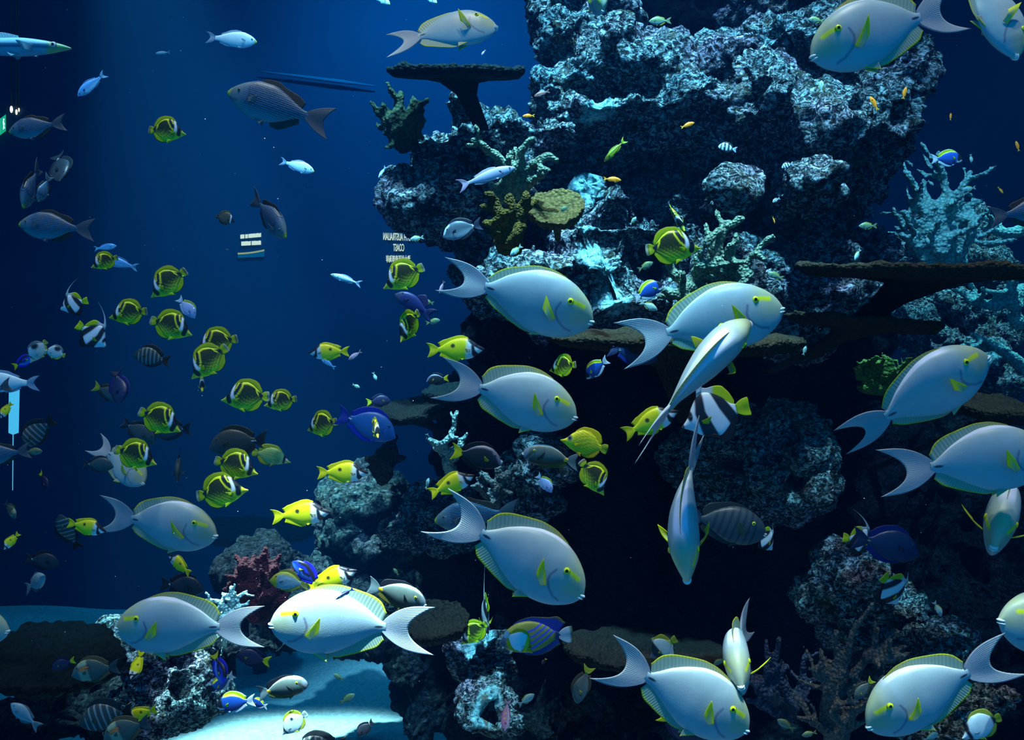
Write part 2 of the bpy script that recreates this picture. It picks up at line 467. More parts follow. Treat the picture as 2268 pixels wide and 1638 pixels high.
# ------------------------------------------------------------------ corals
def knob_material(name, c1, c2, scale=60.0, bump=0.8):
    m, nt, out = new_mat(name)
    tc = N(nt, 'ShaderNodeTexCoord')
    bs = N(nt, 'ShaderNodeBsdfPrincipled')
    bs.inputs['Roughness'].default_value = 0.85
    bs.inputs['Specular IOR Level'].default_value = 0.15
    v = N(nt, 'ShaderNodeTexVoronoi', i_Scale=scale)
    L(nt, tc.outputs['Object'], v.inputs['Vector'])
    n = N(nt, 'ShaderNodeTexNoise', i_Scale=9.0, i_Detail=4.0)
    L(nt, tc.outputs['Object'], n.inputs['Vector'])
    c = mixcol(nt, n.outputs['Fac'], c1, c2)
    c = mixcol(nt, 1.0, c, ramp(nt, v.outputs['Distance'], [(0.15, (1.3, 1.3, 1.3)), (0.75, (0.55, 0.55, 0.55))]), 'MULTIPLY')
    L(nt, c, bs.inputs['Base Color'])
    b = N(nt, 'ShaderNodeBump', i_Strength=bump, i_Distance=0.012, invert=True)
    L(nt, v.outputs['Distance'], b.inputs['Height'])
    L(nt, b.outputs[0], bs.inputs['Normal'])
    L(nt, bs.outputs[0], out.inputs['Surface'])
    return m


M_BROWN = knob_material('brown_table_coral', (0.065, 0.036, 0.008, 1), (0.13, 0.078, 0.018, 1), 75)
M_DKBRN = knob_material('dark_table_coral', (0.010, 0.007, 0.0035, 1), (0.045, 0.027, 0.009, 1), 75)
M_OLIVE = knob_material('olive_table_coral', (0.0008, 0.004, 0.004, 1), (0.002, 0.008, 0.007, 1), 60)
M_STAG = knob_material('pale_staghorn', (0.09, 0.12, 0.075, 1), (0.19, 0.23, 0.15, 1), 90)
M_SHADE = knob_material('shaded_table_coral', (0.003, 0.003, 0.003, 1), (0.016, 0.011, 0.005, 1), 75)  # darker twin of the brown plates, shade put into the colour
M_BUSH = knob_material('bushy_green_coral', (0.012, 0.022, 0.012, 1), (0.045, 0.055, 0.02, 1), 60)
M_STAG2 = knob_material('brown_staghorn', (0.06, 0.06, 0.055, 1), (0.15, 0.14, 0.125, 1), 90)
M_NIGHT = knob_material('shaded_staghorn', (0.02, 0.03, 0.06, 1), (0.05, 0.06, 0.09, 1), 90)  # staghorn in shade, painted dark and blue
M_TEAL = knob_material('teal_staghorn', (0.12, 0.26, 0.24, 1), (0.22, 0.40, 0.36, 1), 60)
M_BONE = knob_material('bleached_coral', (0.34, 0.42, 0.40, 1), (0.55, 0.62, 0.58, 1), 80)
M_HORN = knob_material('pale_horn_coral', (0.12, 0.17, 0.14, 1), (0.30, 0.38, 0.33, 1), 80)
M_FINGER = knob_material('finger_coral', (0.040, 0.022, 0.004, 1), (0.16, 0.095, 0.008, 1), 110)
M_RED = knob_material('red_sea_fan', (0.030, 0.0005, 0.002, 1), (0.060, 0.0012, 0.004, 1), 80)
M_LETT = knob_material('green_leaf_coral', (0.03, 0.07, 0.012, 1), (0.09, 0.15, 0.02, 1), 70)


def table_coral(px, py, y, rx, depth, tilt, roll, mat, label, thick=0.035, stem=(0.0, 0.25), seed=1, arc=None, dish=0.02):
    """flat plate: rx half width px, depth half depth m, tilt towards the viewer and roll in degrees, stem (offset x m, length m)"""
    na, nr = 144, 26
    a = np.linspace(0, 2 * math.pi, na, endpoint=False)
    R = rx / F * y
    rim = 1 + 0.13 * fbm(np.stack([np.cos(a) * 1.6 + seed * 7.1, np.sin(a) * 1.6, a * 0 + seed], 1), 3) + 0.025 * np.sin(a * 31 + 2 * np.sin(a * 7))
    prof = [(0.0, 0.0)] + [(u, 0.0) for u in np.linspace(0.06, 0.985, nr)] + [(1.0, -0.35), (0.985, -0.8), (0.9, -1.0), (0.72, -1.1), (0.50, -1.2), (0.28, -1.6), (0.15, -2.6), (0.10, -5.0)]
    V, k = [], 0
    sl = stem[1] + (stem[2] * math.tan(math.radians(tilt)) * 1.15 if len(stem) > 2 else 0.0)
    for (u, w) in prof[1:]:
        x = np.cos(a) * u * R * rim; yy = np.sin(a) * u * depth * rim
        z = np.full(na, w * thick)
        if w >= -0.9:
            q = np.stack([x, yy, x * 0 + seed], 1)
            z = z + dish * u * u + (0.018 * (0.5 - cells(q * 26.0)) + 0.012 * fbm(q * 9.0, 2)) * (1 if w > -0.3 else 0.4)
        if w < -1.5:
            f_ = (-w - 1.5) / 3.5
            x = x + stem[0] * f_; yy = yy + (stem[2] if len(stem) > 2 else 0.0) * f_ ** 1.2; z = z - max(0.0, sl - 5 * thick) * f_ ** 1.4
        V.append(np.stack([x, yy, z], 1))
    V = np.concatenate(V)
    fs = grid_faces(len(prof) - 1, na, True)
    V = np.concatenate([V, [[0, 0, 0.005], [stem[0], stem[2] if len(stem) > 2 else 0.0, -max(sl, 5 * thick)]]])
    n0, n1 = len(V) - 2, len(V) - 1
    e = (len(prof) - 2) * na
    ring = np.arange(na)
    ct = np.stack([np.full(na, n0), ring, (ring + 1) % na, np.full(na, n0)], 1)
    cb = np.stack([np.full(na, n1), e + (ring + 1) % na, e + ring, np.full(na, n1)], 1)
    # triangle fans written as two-triangle safe quads on a split ring
    o = fish_like_mesh('table_coral', V, fs, np.concatenate([ct[:, :3], cb[:, :3]]), mat)
    o.location = at(px, py, y)
    o.rotation_euler = (math.radians(tilt), math.radians(roll), 0)
    set_props(o, label, 'coral')
    return o


def fish_like_mesh(name, V, quads, tris, mat):
    me = bpy.data.meshes.new(name)
    nv = len(V)
    me.vertices.add(nv); me.vertices.foreach_set('co', np.asarray(V, np.float32).ravel())
    li = np.concatenate([quads.astype(np.int32).ravel(), tris.astype(np.int32).ravel()])
    st = np.concatenate([np.arange(len(quads)) * 4, len(quads) * 4 + np.arange(len(tris)) * 3]).astype(np.int32)
    me.loops.add(len(li)); me.loops.foreach_set('vertex_index', li)
    me.polygons.add(len(st)); me.polygons.foreach_set('loop_start', st)
    me.polygons.foreach_set('use_smooth', np.ones(len(st), bool))
    me.update(calc_edges=True); me.validate()
    me.materials.append(mat)
    o = bpy.data.objects.new(name, me); COL.objects.link(o)
    return o


def tube(pts, rad, nseg=8):
    """closed tapered tube through points"""
    pts = [Vector(p) for p in pts]
    V, Fc = [], []
    for i, p in enumerate(pts):
        d = (pts[min(i + 1, len(pts) - 1)] - pts[max(i - 1, 0)]).normalized()
        u = d.orthogonal().normalized(); w = d.cross(u)
        for k in range(nseg):
            an = 2 * math.pi * k / nseg
            V.append(p + (u * math.cos(an) + w * math.sin(an)) * rad[i])
    n = len(pts)
    for i in range(n - 1):
        for k in range(nseg):
            Fc.append((i * nseg + k, i * nseg + (k + 1) % nseg, (i + 1) * nseg + (k + 1) % nseg, (i + 1) * nseg + k))
    d0 = (pts[1] - pts[0]).normalized(); d1 = (pts[-1] - pts[-2]).normalized()
    V.append(pts[0] - d0 * rad[0] * 0.7); V.append(pts[-1] + d1 * rad[-1] * 0.9)
    a, b = len(V) - 2, len(V) - 1
    T = []
    for k in range(nseg):
        T.append((a, (k + 1) % nseg, k)); T.append((b, (n - 1) * nseg + k, (n - 1) * nseg + (k + 1) % nseg))
    F3 = [(q[0], q[1], q[2]) for q in Fc] + [(q[0], q[2], q[3]) for q in Fc] + T
    return np.array([v[:] for v in V]), np.array(F3)


def smooth_path(pts, n):
    P = np.array([p[:] for p in pts])
    if len(P) == 2: return [Vector(P[0] + (P[1] - P[0]) * s) for s in np.linspace(0, 1, n)]
    d = np.concatenate([[0], np.cumsum(np.linalg.norm(np.diff(P, axis=0), axis=1))])
    s = np.linspace(0, d[-1], n)
    fx = [curve(np.stack([d, P[:, k]], 1)) for k in range(3)]
    return [Vector((float(fx[0](q)), float(fx[1](q)), float(fx[2](q)))) for q in s]


def branch_coral(name, y, lines, r0, r1, mat, label, twigs=3, seed=1, voxel=0.009, twig_len=0.10, spread=0.25, cat='coral'):
    """lines: main branches as pixel polylines [(px, py, dy m)]; short side twigs are grown from them"""
    rnd = random.Random(seed)
    V, Fc, off = [], [], 0

    def add(path, ra):
        nonlocal off
        v, f_ = tube(path, ra); V.append(v); Fc.append(f_ + off); off += len(v)
    for ln in lines:
        pts = [at(px, py, y + dy) for (px, py, dy) in ln]
        path = smooth_path(pts, 12)
        for p in path[1:]: p += Vector((rnd.uniform(-1, 1), rnd.uniform(-1, 1), rnd.uniform(-1, 1))) * r0 * 0.25
        add(path, [r0 + (r1 - r0) * (i / 11) for i in range(12)])
        for k in range(twigs):
            i = rnd.randint(3, 10)
            d = (path[i] - path[i - 1]).normalized()
            side = Vector((rnd.uniform(-1, 1), rnd.uniform(-0.7, 0.7), rnd.uniform(-0.4, 1)))
            side = (side - d * side.dot(d)).normalized()
            q = path[i] + (d * 0.6 + side) * twig_len * rnd.uniform(0.5, 1.0)
            mid = path[i] + (d * 0.2 + side) * twig_len * 0.35
            rr = r0 + (r1 - r0) * (i / 11)
            add(smooth_path([path[i], mid, q], 6), [rr * 0.8 + (r1 * 0.8 - rr * 0.8) * (j / 5) for j in range(6)])
    co, no, fc = remeshed(np.concatenate(V), np.concatenate(Fc), voxel)
    co = co + no * (0.35 * voxel * (fbm(co * 60.0, 2) + 1.2 * (0.5 - cells(co * 55.0))))[:, None]
    o = mesh_obj(name, co, fc, mat)
    set_props(o, label, cat)
    return o


def curve(pts):
    p = np.array(pts, float)
    x, y = p[:, 0], p[:, 1]
    h = np.diff(x); d = np.diff(y) / h
    m = np.zeros(len(x))
    m[1:-1] = np.where(d[:-1] * d[1:] > 0, 2 * d[:-1] * d[1:] / (d[:-1] + d[1:] + 1e-12), 0)
    m[0], m[-1] = d[0], d[-1]

    def f(t):
        t = np.clip(np.asarray(t, float), x[0], x[-1])
        k = np.clip(np.searchsorted(x, t, side='right') - 1, 0, len(x) - 2)
        u = (t - x[k]) / h[k]
        return ((1 + 2 * u) * (1 - u) ** 2 * y[k] + u * (1 - u) ** 2 * h[k] * m[k] + u * u * (3 - 2 * u) * y[k + 1] + u * u * (u - 1) * h[k] * m[k + 1])
    return f


table_coral(1018, 156, 3.75, 148, 0.16, 13, 1, M_OLIVE, 'dark table coral on a thick stalk above the rock shoulder, nearest the top', 0.030, (0.10, 0.24), 1, dish=0.015)
table_coral(1232, 462, 3.50, 64, 0.13, 40, -6, M_BROWN, 'round brown table coral beside the finger coral on the lit rock', 0.026, (0.0, 0.14), 2)
table_coral(1480, 752, 3.25, 288, 0.30, 7, 2, M_DKBRN, 'long brown plate coral shelf under the two biggest grey surgeonfish', 0.030, (0.1, 0.3), 3)
table_coral(1905, 715, 3.38, 155, 0.30, 3, 6, M_DKBRN, 'thin plate coral reaching into the dark in front of a surgeonfish mouth', 0.020, (-0.15, 0.2, 0.6), 4)
table_coral(2050, 596, 3.20, 275, 0.27, 6, 1, M_DKBRN, 'broad brown plate coral below the distant corals, spanning to the frame edge', 0.030, (-0.15, 0.30, 0.8), 5)
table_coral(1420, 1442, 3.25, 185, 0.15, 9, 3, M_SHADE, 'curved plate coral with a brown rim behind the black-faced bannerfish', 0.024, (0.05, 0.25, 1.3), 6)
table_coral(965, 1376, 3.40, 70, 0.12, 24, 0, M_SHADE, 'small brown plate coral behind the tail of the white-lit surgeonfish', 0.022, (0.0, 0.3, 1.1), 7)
table_coral(112, 1455, 3.35, 172, 0.22, 16, 7, M_OLIVE, 'broad dark plate coral in the lower corner under a purple tang', 0.035, (0.02, 0.35, 0.9), 8)
table_coral(556, 1172, 7.2, 140, 0.4, 3, 2, M_OLIVE, 'hazy distant plate coral behind the blue-grey surgeonfish mouth', 0.05, (0.1, 1.2), 9)
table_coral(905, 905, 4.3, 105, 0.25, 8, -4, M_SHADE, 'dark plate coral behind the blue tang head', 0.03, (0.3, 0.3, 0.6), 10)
table_coral(985, 868, 4.1, 50, 0.15, 8, -6, M_OLIVE, 'small dark plate coral behind the surgeonfish tail tip', 0.03, (0.1, 0.25, 0.7), 11)
table_coral(2215, 902, 3.75, 95, 0.2, 10, 2, M_DKBRN, 'brown slab coral at the frame edge between the rising surgeonfish and the level one', 0.035, (0.0, 0.4, 1.3), 12)

S1 = (1140, 410)
branch_coral('staghorn_coral', 3.45, [[(1145, 425, .1), (1120, 370, .0), (1085, 335, -.05), (1042, 308, -.08)], [(1145, 425, .1), (1150, 360, 0), (1165, 320, -.03), (1178, 300, -.05)],
             [(1140, 425, .1), (1170, 375, 0), (1210, 345, -.05), (1240, 358, -.06)], [(1140, 430, .1), (1128, 380, -.02), (1122, 340, -.06)], [(1150, 425, .1), (1180, 400, 0), (1196, 385, -.05)], [(1120, 440, .1), (1090, 410, .02)]],
             0.034, 0.011, M_STAG, 'pale staghorn coral behind the lilac fusilier', 2, 3)
branch_coral('staghorn_coral', 3.30, [[(1560, 640, .15), (1545, 590, 0), (1560, 540, -.05), (1588, 505, -.06)], [(1590, 640, .15), (1600, 590, 0), (1625, 555, -.04), (1632, 520, -.06)], [(1600, 640, .15), (1645, 600, 0), (1668, 565, -.03), (1690, 575, -.06)],
             [(1560, 645, .12), (1520, 640, 0), (1490, 600, -.03), (1478, 575, -.05)], [(1560, 650, .1), (1510, 655, -.02), (1470, 640, -.05)], [(1600, 650, .15), (1640, 640, .0), (1660, 600, -.02)], [(1575, 640, .15), (1578, 580, .05), (1570, 520, .03)], [(1610, 620, .1), (1590, 560, 0), (1600, 500, -.02), (1622, 498, -.02)]],
             0.038, 0.013, M_STAG, 'grey-green staghorn coral on the ledge behind the rising big surgeonfish', 3, 5)
branch_coral('staghorn_coral', 2.95, [[(1860, 1660, .1), (1850, 1560, 0), (1880, 1450, -.05), (1900, 1380, -.08), (1935, 1340, -.1)], [(1870, 1600, .1), (1890, 1500, 0), (1928, 1440, -.02), (1940, 1375, -.05)], [(1850, 1620, .1), (1845, 1540, .05), (1815, 1500, 0), (1795, 1475, -.05)],
             [(1840, 1640, .1), (1830, 1540, 0), (1850, 1470, -.02), (1852, 1400, -.03)], [(1860, 1640, .1), (1880, 1600, 0), (1930, 1530, -.05), (1955, 1498, -.06)], [(1860, 1640, .1), (1800, 1600, 0), (1770, 1590, -.05)], [(1920, 1450, -.02), (1960, 1460, -.05), (2015, 1445, -.08)], [(1845, 1560, 0), (1850, 1510, .03), (1820, 1440, .05)],
             [(1858, 1650, .1), (1862, 1600, -.05), (1840, 1570, -.1), (1880, 1555, -.12), (1905, 1552, -.14)]],
             0.027, 0.008, M_STAG2, 'tall brown-grey branching coral in front of the speckled boulders', 4, 8)
branch_coral('staghorn_coral', 3.15, [[(1745, 1580, .1), (1740, 1520, 0), (1720, 1470, 0), (1728, 1412, -.03)], [(1750, 1580, .1), (1690, 1530, 0), (1650, 1480, 0)], [(1750, 1580, .1), (1780, 1500, 0), (1785, 1440, 0)], [(1745, 1570, .1), (1700, 1490, 0), (1696, 1420, 0)], [(1745, 1590, .1), (1700, 1570, 0), (1655, 1550, 0)]],
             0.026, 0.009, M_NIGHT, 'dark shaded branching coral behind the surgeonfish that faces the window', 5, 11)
branch_coral('staghorn_coral', 4.7, [[(2080, 610, .1), (2070, 520, 0), (2030, 430, -.05), (2008, 378, -.1)], [(2080, 610, .1), (2085, 500, 0), (2090, 420, 0), (2080, 340, -.05)], [(2085, 610, .1), (2110, 500, 0), (2130, 420, -.05), (2150, 375, -.05)], [(2075, 600, .1), (2040, 510, 0), (2000, 470, -.05)], [(2070, 600, .1), (2020, 540, 0), (1992, 520, -.05)],
             [(2090, 610, .1), (2140, 540, 0), (2170, 480, -.05)], [(2085, 560, 0), (2120, 470, 0), (2175, 440, -.05)], [(2080, 560, 0), (2050, 460, 0), (2050, 400, 0)]],
             0.040, 0.016, M_TEAL, 'distant blue-green branching coral past the end of the outcrop', 5, 17, 0.016, 0.22)
branch_coral('staghorn_coral', 5.6, [[(2268, 640, .1), (2200, 675, 0), (2140, 665, -.05)], [(2290, 500, .1), (2230, 515, 0), (2180, 505, 0)], [(2250, 720, .1), (2240, 640, 0), (2225, 600, 0)], [(2280, 820, .1), (2200, 760, 0), (2160, 740, 0)]],
             0.05, 0.022, M_TEAL, 'distant thick horizontal coral branches at the frame edge', 3, 19, 0.018, 0.2)
branch_coral('staghorn_coral', 4.3, [[(505, 1362, .05), (490, 1335, 0), (458, 1328, 0)], [(505, 1362, .05), (520, 1330, 0), (548, 1308, 0)], [(500, 1360, .05), (512, 1320, 0), (510, 1300, 0)], [(505, 1362, .05), (530, 1345, 0), (552, 1332, 0)], [(500, 1362, .05), (480, 1362, 0), (492, 1368, 0)], [(505, 1365, 0), (500, 1400, .1), (495, 1440, .6)]],
             0.020, 0.0075, M_BONE, 'small white branching coral beside the red sea fan', 3, 23, 0.006, 0.06)
branch_coral('horn_coral', 4.0, [[(1000, 1050, .2), (985, 985, 0), (1003, 950, -.02), (1013, 912, -.05)], [(985, 1000, .1), (960, 975, 0), (948, 970, -.02)], [(1000, 1010, .1), (1022, 980, 0), (1028, 965, 0)]],
             0.032, 0.010, M_HORN, 'pale horn-shaped coral behind the black tang', 2, 29, 0.009, 0.06)
branch_coral('staghorn_coral', 3.9, [[(1100, 1140, .2), (1095, 1080, .0), (1060, 1040, -.02)], [(1100, 1100, .1), (1125, 1050, 0), (1145, 1035, 0)], [(1100, 1100, .1), (1105, 1040, 0), (1110, 1020, 0)], [(1085, 1100, .1), (1060, 1070, 0)]],
             0.030, 0.012, M_STAG2, 'dull branching coral under the black tang chin', 3, 31, 0.009, 0.07)
branch_coral('finger_coral', 3.35, [[(1125, 540, .1), (1110, 490, 0), (1095, 450, -.03), (1082, 422, -.05)], [(1125, 540, .1), (1130, 480, 0), (1128, 432, -.03)], [(1130, 540, .1), (1150, 490, 0), (1160, 450, -.03), (1166, 430, -.05)], [(1120, 545, .1), (1095, 510, 0), (1080, 490, -.03)], [(1135, 545, .1), (1150, 520, -.03), (1155, 500, -.05)]],
             0.042, 0.016, M_FINGER, 'dark brown finger coral with golden edges beside the round table coral', 1, 37, 0.009, 0.06)
branch_coral('bushy_coral', 3.95, [[(905, 320, .1), (900, 280, 0), (880, 240, 0), (890, 205, 0)], [(905, 320, .1), (915, 260, 0), (915, 215, 0)], [(900, 320, .1), (880, 285, 0), (862, 262, 0)], [(905, 320, .1), (925, 280, 0), (932, 235, 0)], [(895, 330, .1), (875, 305, 0), (868, 285, 0)], [(890, 320, .1), (860, 295, 0), (856, 240, 0)]],
             0.036, 0.016, M_BUSH, 'dark bushy coral on the edge of the rock shoulder against open water', 4, 41, 0.014, 0.09)
branch_coral('bushy_coral', 4.4, [[(850, 1060, .1), (855, 1020, 0), (868, 990, 0), (872, 970, 0)], [(850, 1060, .1), (838, 1030, 0), (830, 1010, 0)], [(850, 1050, .1), (862, 1015, 0), (880, 990, 0)]],
             0.045, 0.022, M_DKBRN, 'brown leafy coral below the blue tang head', 4, 43, 0.014, 0.08)
branch_coral('sea_fan', 4.55, [[(575, 1370, .1), (570, 1310, 0), (550, 1260, 0), (545, 1235, 0)], [(575, 1370, .1), (560, 1320, 0), (535, 1290, 0), (528, 1262, 0)], [(580, 1370, .1), (585, 1310, 0), (580, 1260, 0), (572, 1240, 0)], [(585, 1370, .1), (605, 1320, 0), (612, 1280, 0), (618, 1262, 0)], [(570, 1370, .1), (545, 1340, 0), (528, 1325, 0)],
             [(585, 1370, .1), (600, 1345, 0), (622, 1325, 0)], [(578, 1350, .0), (596, 1290, 0), (600, 1250, 0)], [(570, 1350, .0), (555, 1300, .03), (560, 1250, .03)], [(575, 1350, .0), (540, 1310, .05), (536, 1250, .05)]],
             0.040, 0.020, M_RED, 'blurred red sea fan behind the small white branching coral', 8, 47, 0.013, 0.11)

# green leaf coral: ruffled upright sheets sharing one base
V, Fc, off = [], [], 0
rnd = random.Random(5)
for (cx, cy, w, h, ph) in [(1945, 850, 60, 62, 0.3), (1985, 865, 52, 48, 1.7), (1915, 842, 40, 44, 2.9), (1962, 868, 70, 30, 4.0)]:
    c0 = at(cx, cy, 3.85)
    nu, nv = 40, 14
    u, v_ = np.meshgrid(np.linspace(-1, 1, nu), np.linspace(0, 1, nv), indexing='ij')
    ww, hh = w / F * 3.85, h / F * 3.85
    X = u * ww * (0.45 + 0.55 * v_); Z = v_ * hh * (1 - 0.25 * u * u) + 0.01 * np.sin(u * 11 + ph) * v_
    Yc = -0.08 * v_ + 0.055 * np.sin(u * 6.0 + ph) * v_ ** 1.3 + 0.02 * np.sin(u * 15 + ph) * v_ ** 2
    P_ = np.stack([X + c0.x, Yc + c0.y, Z + c0.z], -1).reshape(-1, 3)
    Q_ = P_ + np.array([0, 0.014, 0.0])
    V.append(P_); V.append(Q_)
    Fc.append(grid_faces(nu, nv, off=off)); Fc.append(grid_faces(nu, nv, off=off + nu * nv)[:, ::-1])
    rim = [(i, 0) for i in range(nu)] + [(nu - 1, j) for j in range(1, nv)] + [(i, nv - 1) for i in range(nu - 2, -1, -1)] + [(0, j) for j in range(nv - 2, 0, -1)]
    ix = np.array([i * nv + j for i, j in rim]); jx = np.roll(ix, -1)
    Fc.append(np.stack([ix, ix + nu * nv, jx + nu * nv, jx], -1) + off)
    off += 2 * nu * nv
bs_ = at(1955, 858, 3.87)
V.append(ICO_V * np.array([0.11, 0.06, 0.035]) + np.array(bs_[:]))
tri = ICO_F + off
Vc = np.concatenate(V); qd = np.concatenate(Fc)
t3 = np.concatenate([qd[:, [0, 1, 2]], qd[:, [0, 2, 3]], tri])
co, no, fc = remeshed(Vc, t3, 0.007)
set_props(mesh_obj('leaf_coral', co, fc, M_LETT), 'green ruffled leaf coral in the dark beside the rising surgeonfish', 'coral')

# ------------------------------------------------------------------ window reflections rebuilt as glowing shapes on the far wall
M_LETTER = glow_material('reflected_cream_letters', (0.80, 0.86, 0.66), 1.0)
M_REFLECTGREEN = glow_material('reflected_green_panel', (0.01, 0.42, 0.22), 1.1)
M_REFLECTWHITE = glow_material('reflected_white_symbol', (0.75, 1.0, 0.92), 1.6)
M_WARM = glow_material('warm_bulb', (1.0, 0.66, 0.34), 5.0)
M_GLOWBAR = glow_material('cyan_glow_bar', (0.10, 0.62, 1.0), 0.9)
M_TEALPANEL = glow_material('lit_teal_panel', (0.0, 0.16, 0.36), 0.5)
M_STRIPE = glow_material('lit_yellow_stripe', (0.62, 0.62, 0.24), 0.6)
M_CORD = simple_material('brown_lamp_cord', (0.10, 0.06, 0.03, 1), (0.14, 0.08, 0.04, 1))
YS = 8.985


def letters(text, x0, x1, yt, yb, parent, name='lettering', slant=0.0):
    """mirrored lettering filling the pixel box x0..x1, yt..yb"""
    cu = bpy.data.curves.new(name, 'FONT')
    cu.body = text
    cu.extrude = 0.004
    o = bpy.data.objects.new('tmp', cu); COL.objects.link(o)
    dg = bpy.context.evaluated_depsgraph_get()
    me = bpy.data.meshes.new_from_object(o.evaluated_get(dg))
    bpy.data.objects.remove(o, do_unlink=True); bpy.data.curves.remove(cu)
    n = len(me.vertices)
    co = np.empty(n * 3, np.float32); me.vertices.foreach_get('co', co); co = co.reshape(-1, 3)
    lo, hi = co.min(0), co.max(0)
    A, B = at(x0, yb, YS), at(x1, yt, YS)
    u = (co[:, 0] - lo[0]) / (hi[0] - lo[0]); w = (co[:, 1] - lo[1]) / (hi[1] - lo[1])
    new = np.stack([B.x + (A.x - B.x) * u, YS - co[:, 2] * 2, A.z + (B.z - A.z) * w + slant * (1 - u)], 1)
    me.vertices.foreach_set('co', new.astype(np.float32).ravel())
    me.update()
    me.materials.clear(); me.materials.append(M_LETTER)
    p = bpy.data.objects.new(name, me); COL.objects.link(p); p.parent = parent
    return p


def empty(name, loc, label, cat, group=None):
    o = bpy.data.objects.new(name, None); COL.objects.link(o)
    set_props(o, label, cat, group)
    return o


sg = empty('lettering_reflection', None, 'glass reflection rebuilt as glowing mirrored letters reading SOUTH AUSTRALIAN COAST with Chinese below', 'sign')  # reflection in the front glass, rebuilt as glowing letters
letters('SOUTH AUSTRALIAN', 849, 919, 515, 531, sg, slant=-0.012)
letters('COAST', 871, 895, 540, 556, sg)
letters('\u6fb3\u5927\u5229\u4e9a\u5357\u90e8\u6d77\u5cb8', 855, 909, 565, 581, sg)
# small caption reflection as glowing shapes: its strokes are too small to read
cb_ = empty('caption_reflection', None, 'small reflected caption of two unreadable text rows over a curved stripe', 'sign')
rnd = random.Random(9)


def strokes(groups, yt, yb, slope):
    vs_, fs_ = [], []
    for (x0, x1) in groups:
        x = x0
        while x < x1 - 0.6:
            w = rnd.uniform(0.9, 1.5)
            dz = slope * (x - 533)
            A = at(x, yb - dz, YS); B = at(x + w, yt - dz + rnd.uniform(-.3, .6), YS)
            v, f = box_mesh((A.x, YS - 0.01, A.z), (B.x, YS, B.z))
            fs_ += [tuple(i + len(vs_) for i in q) for q in f]; vs_ += v
            x += w + rnd.uniform(0.25, 0.6)
    return mesh_obj('reflected_text_row', vs_, fs_, M_LETTER, cb_, smooth=False)


strokes([(533, 542), (543.5, 550), (551, 560), (561, 579)], 520, 528.5, 0.09)
strokes([(535, 555.5), (558, 565), (566, 579)], 535, 544, 0.05)
nu = 24
uu = np.linspace(0, 1, nu)
for nm, m_, ya, yb_ in (('stripe', M_STRIPE, 0, 3.6), ('panel', M_TEALPANEL, 3.6, 13)):
    vs_ = []
    for yy in (YS, YS - 0.012):
        for q in uu:
            top_ = 559.5 - 7.5 * q ** 1.8
            bot_ = top_ + yb_ if nm == 'stripe' else 571 - 3 * q
            vs_.append(at(526.5 + 59 * q, top_ + ya, yy)[:]); vs_.append(at(526.5 + 59 * q, bot_, yy)[:])
    fs_ = []
    for i in range(nu - 1):
        a_ = 2 * i; b_ = a_ + 2 * nu
        fs_ += [(b_, b_ + 1, b_ + 3, b_ + 2), (a_, a_ + 2, a_ + 3, a_ + 1), (a_, b_, b_ + 2, a_ + 2), (a_ + 1, a_ + 3, b_ + 3, b_ + 1)]
    mesh_obj(nm, vs_, fs_, m_, cb_, smooth=False)
# exit sign reflection, rebuilt as a glowing panel at the frame edge
ex = empty('exit_sign_reflection', None, 'reflection of a green lit exit sign at the frame edge beside a grey chub', 'sign')
pts = [(-30, 285), (13, 253), (13, 290), (-30, 322)]
vs_ = [at(x, z, YS)[:] for x, z in pts] + [at(x, z, YS - 0.04)[:] for x, z in pts]
mesh_obj('panel', vs_, [(4, 5, 6, 7), (3, 2, 1, 0), (0, 1, 5, 4), (1, 2, 6, 5), (2, 3, 7, 6), (3, 0, 4, 7)], M_REFLECTGREEN, ex, smooth=False)
V, Fc, off = [], [], 0
for ln, rr in (([(8.5, 263), (8, 266)], 1.3), ([(7.5, 268), (8.3, 278)], 1.2), ([(8, 270), (10.3, 275)], 0.7), ([(8.3, 278), (7.4, 286)], 0.8), ([(8.5, 278), (10.2, 284)], 0.8)):
    v, f = tube([at(x, z, YS - 0.05) for x, z in ln], [rr / F * YS] * 2)
    V.append(v); Fc.append(f + off); off += len(v)
mesh_obj('reflected_running_figure', np.concatenate(V), np.concatenate(Fc), M_REFLECTWHITE, ex)
v, f = box_mesh((at(1, 0, YS).x, YS - 0.06, at(0, 298, YS).z), (at(4.8, 0, YS).x, YS - 0.04, at(0, 264, YS).z))
mesh_obj('reflected_doorway_symbol', v, f, M_REFLECTWHITE, ex, smooth=False)
# pendant lamp reflections, rebuilt as glowing bulbs on the far wall
for (x, z, rz, rx, lb) in [(25.2, 242, 7.5, 2.8, 'reflected warm pendant lamp with a long cord, largest of the cluster over the exit sign'), (36.4, 248, 6.0, 2.0, 'small reflected warm pendant lamp hanging lowest in the cluster'), (41.8, 243, 4.5, 1.4, 'faint reflected warm pendant lamp farthest from the exit sign')]:
    t_ = empty('lamp_reflection', None, lb, 'lamp', None)
    c = at(x, z, YS)
    sc_ = YS / F
    mesh_obj('bulb', ICO_V * np.array([rx * sc_, rx * sc_, rz * sc_]) + np.array(c[:]), ICO_F, M_WARM, t_)
    top_ = at(x, 160, YS)
    v, f = tube([c + Vector((0, 0, rz * sc_)), c + Vector((0, 0, rz * sc_ + 0.16)), (c + top_) / 2, top_ + Vector((0, 0, 1.8))], [0.008, 0.007, 0.005, 0.004])
    mesh_obj('cord', v, f, M_CORD, t_)
# glowing bar added for a bright streak of light at the frame edge
v, f = tube([at(28, 1085, 8.0), at(29, 962, 8.0), at(30, 958, 8.0), at(32, 838, 8.0)], [0.003, 0.004, 0.040, 0.043], 16)
set_props(mesh_obj('glow_bar', v, f, M_GLOWBAR), 'added bright upright cyan glow bar at the frame edge', 'lamp')

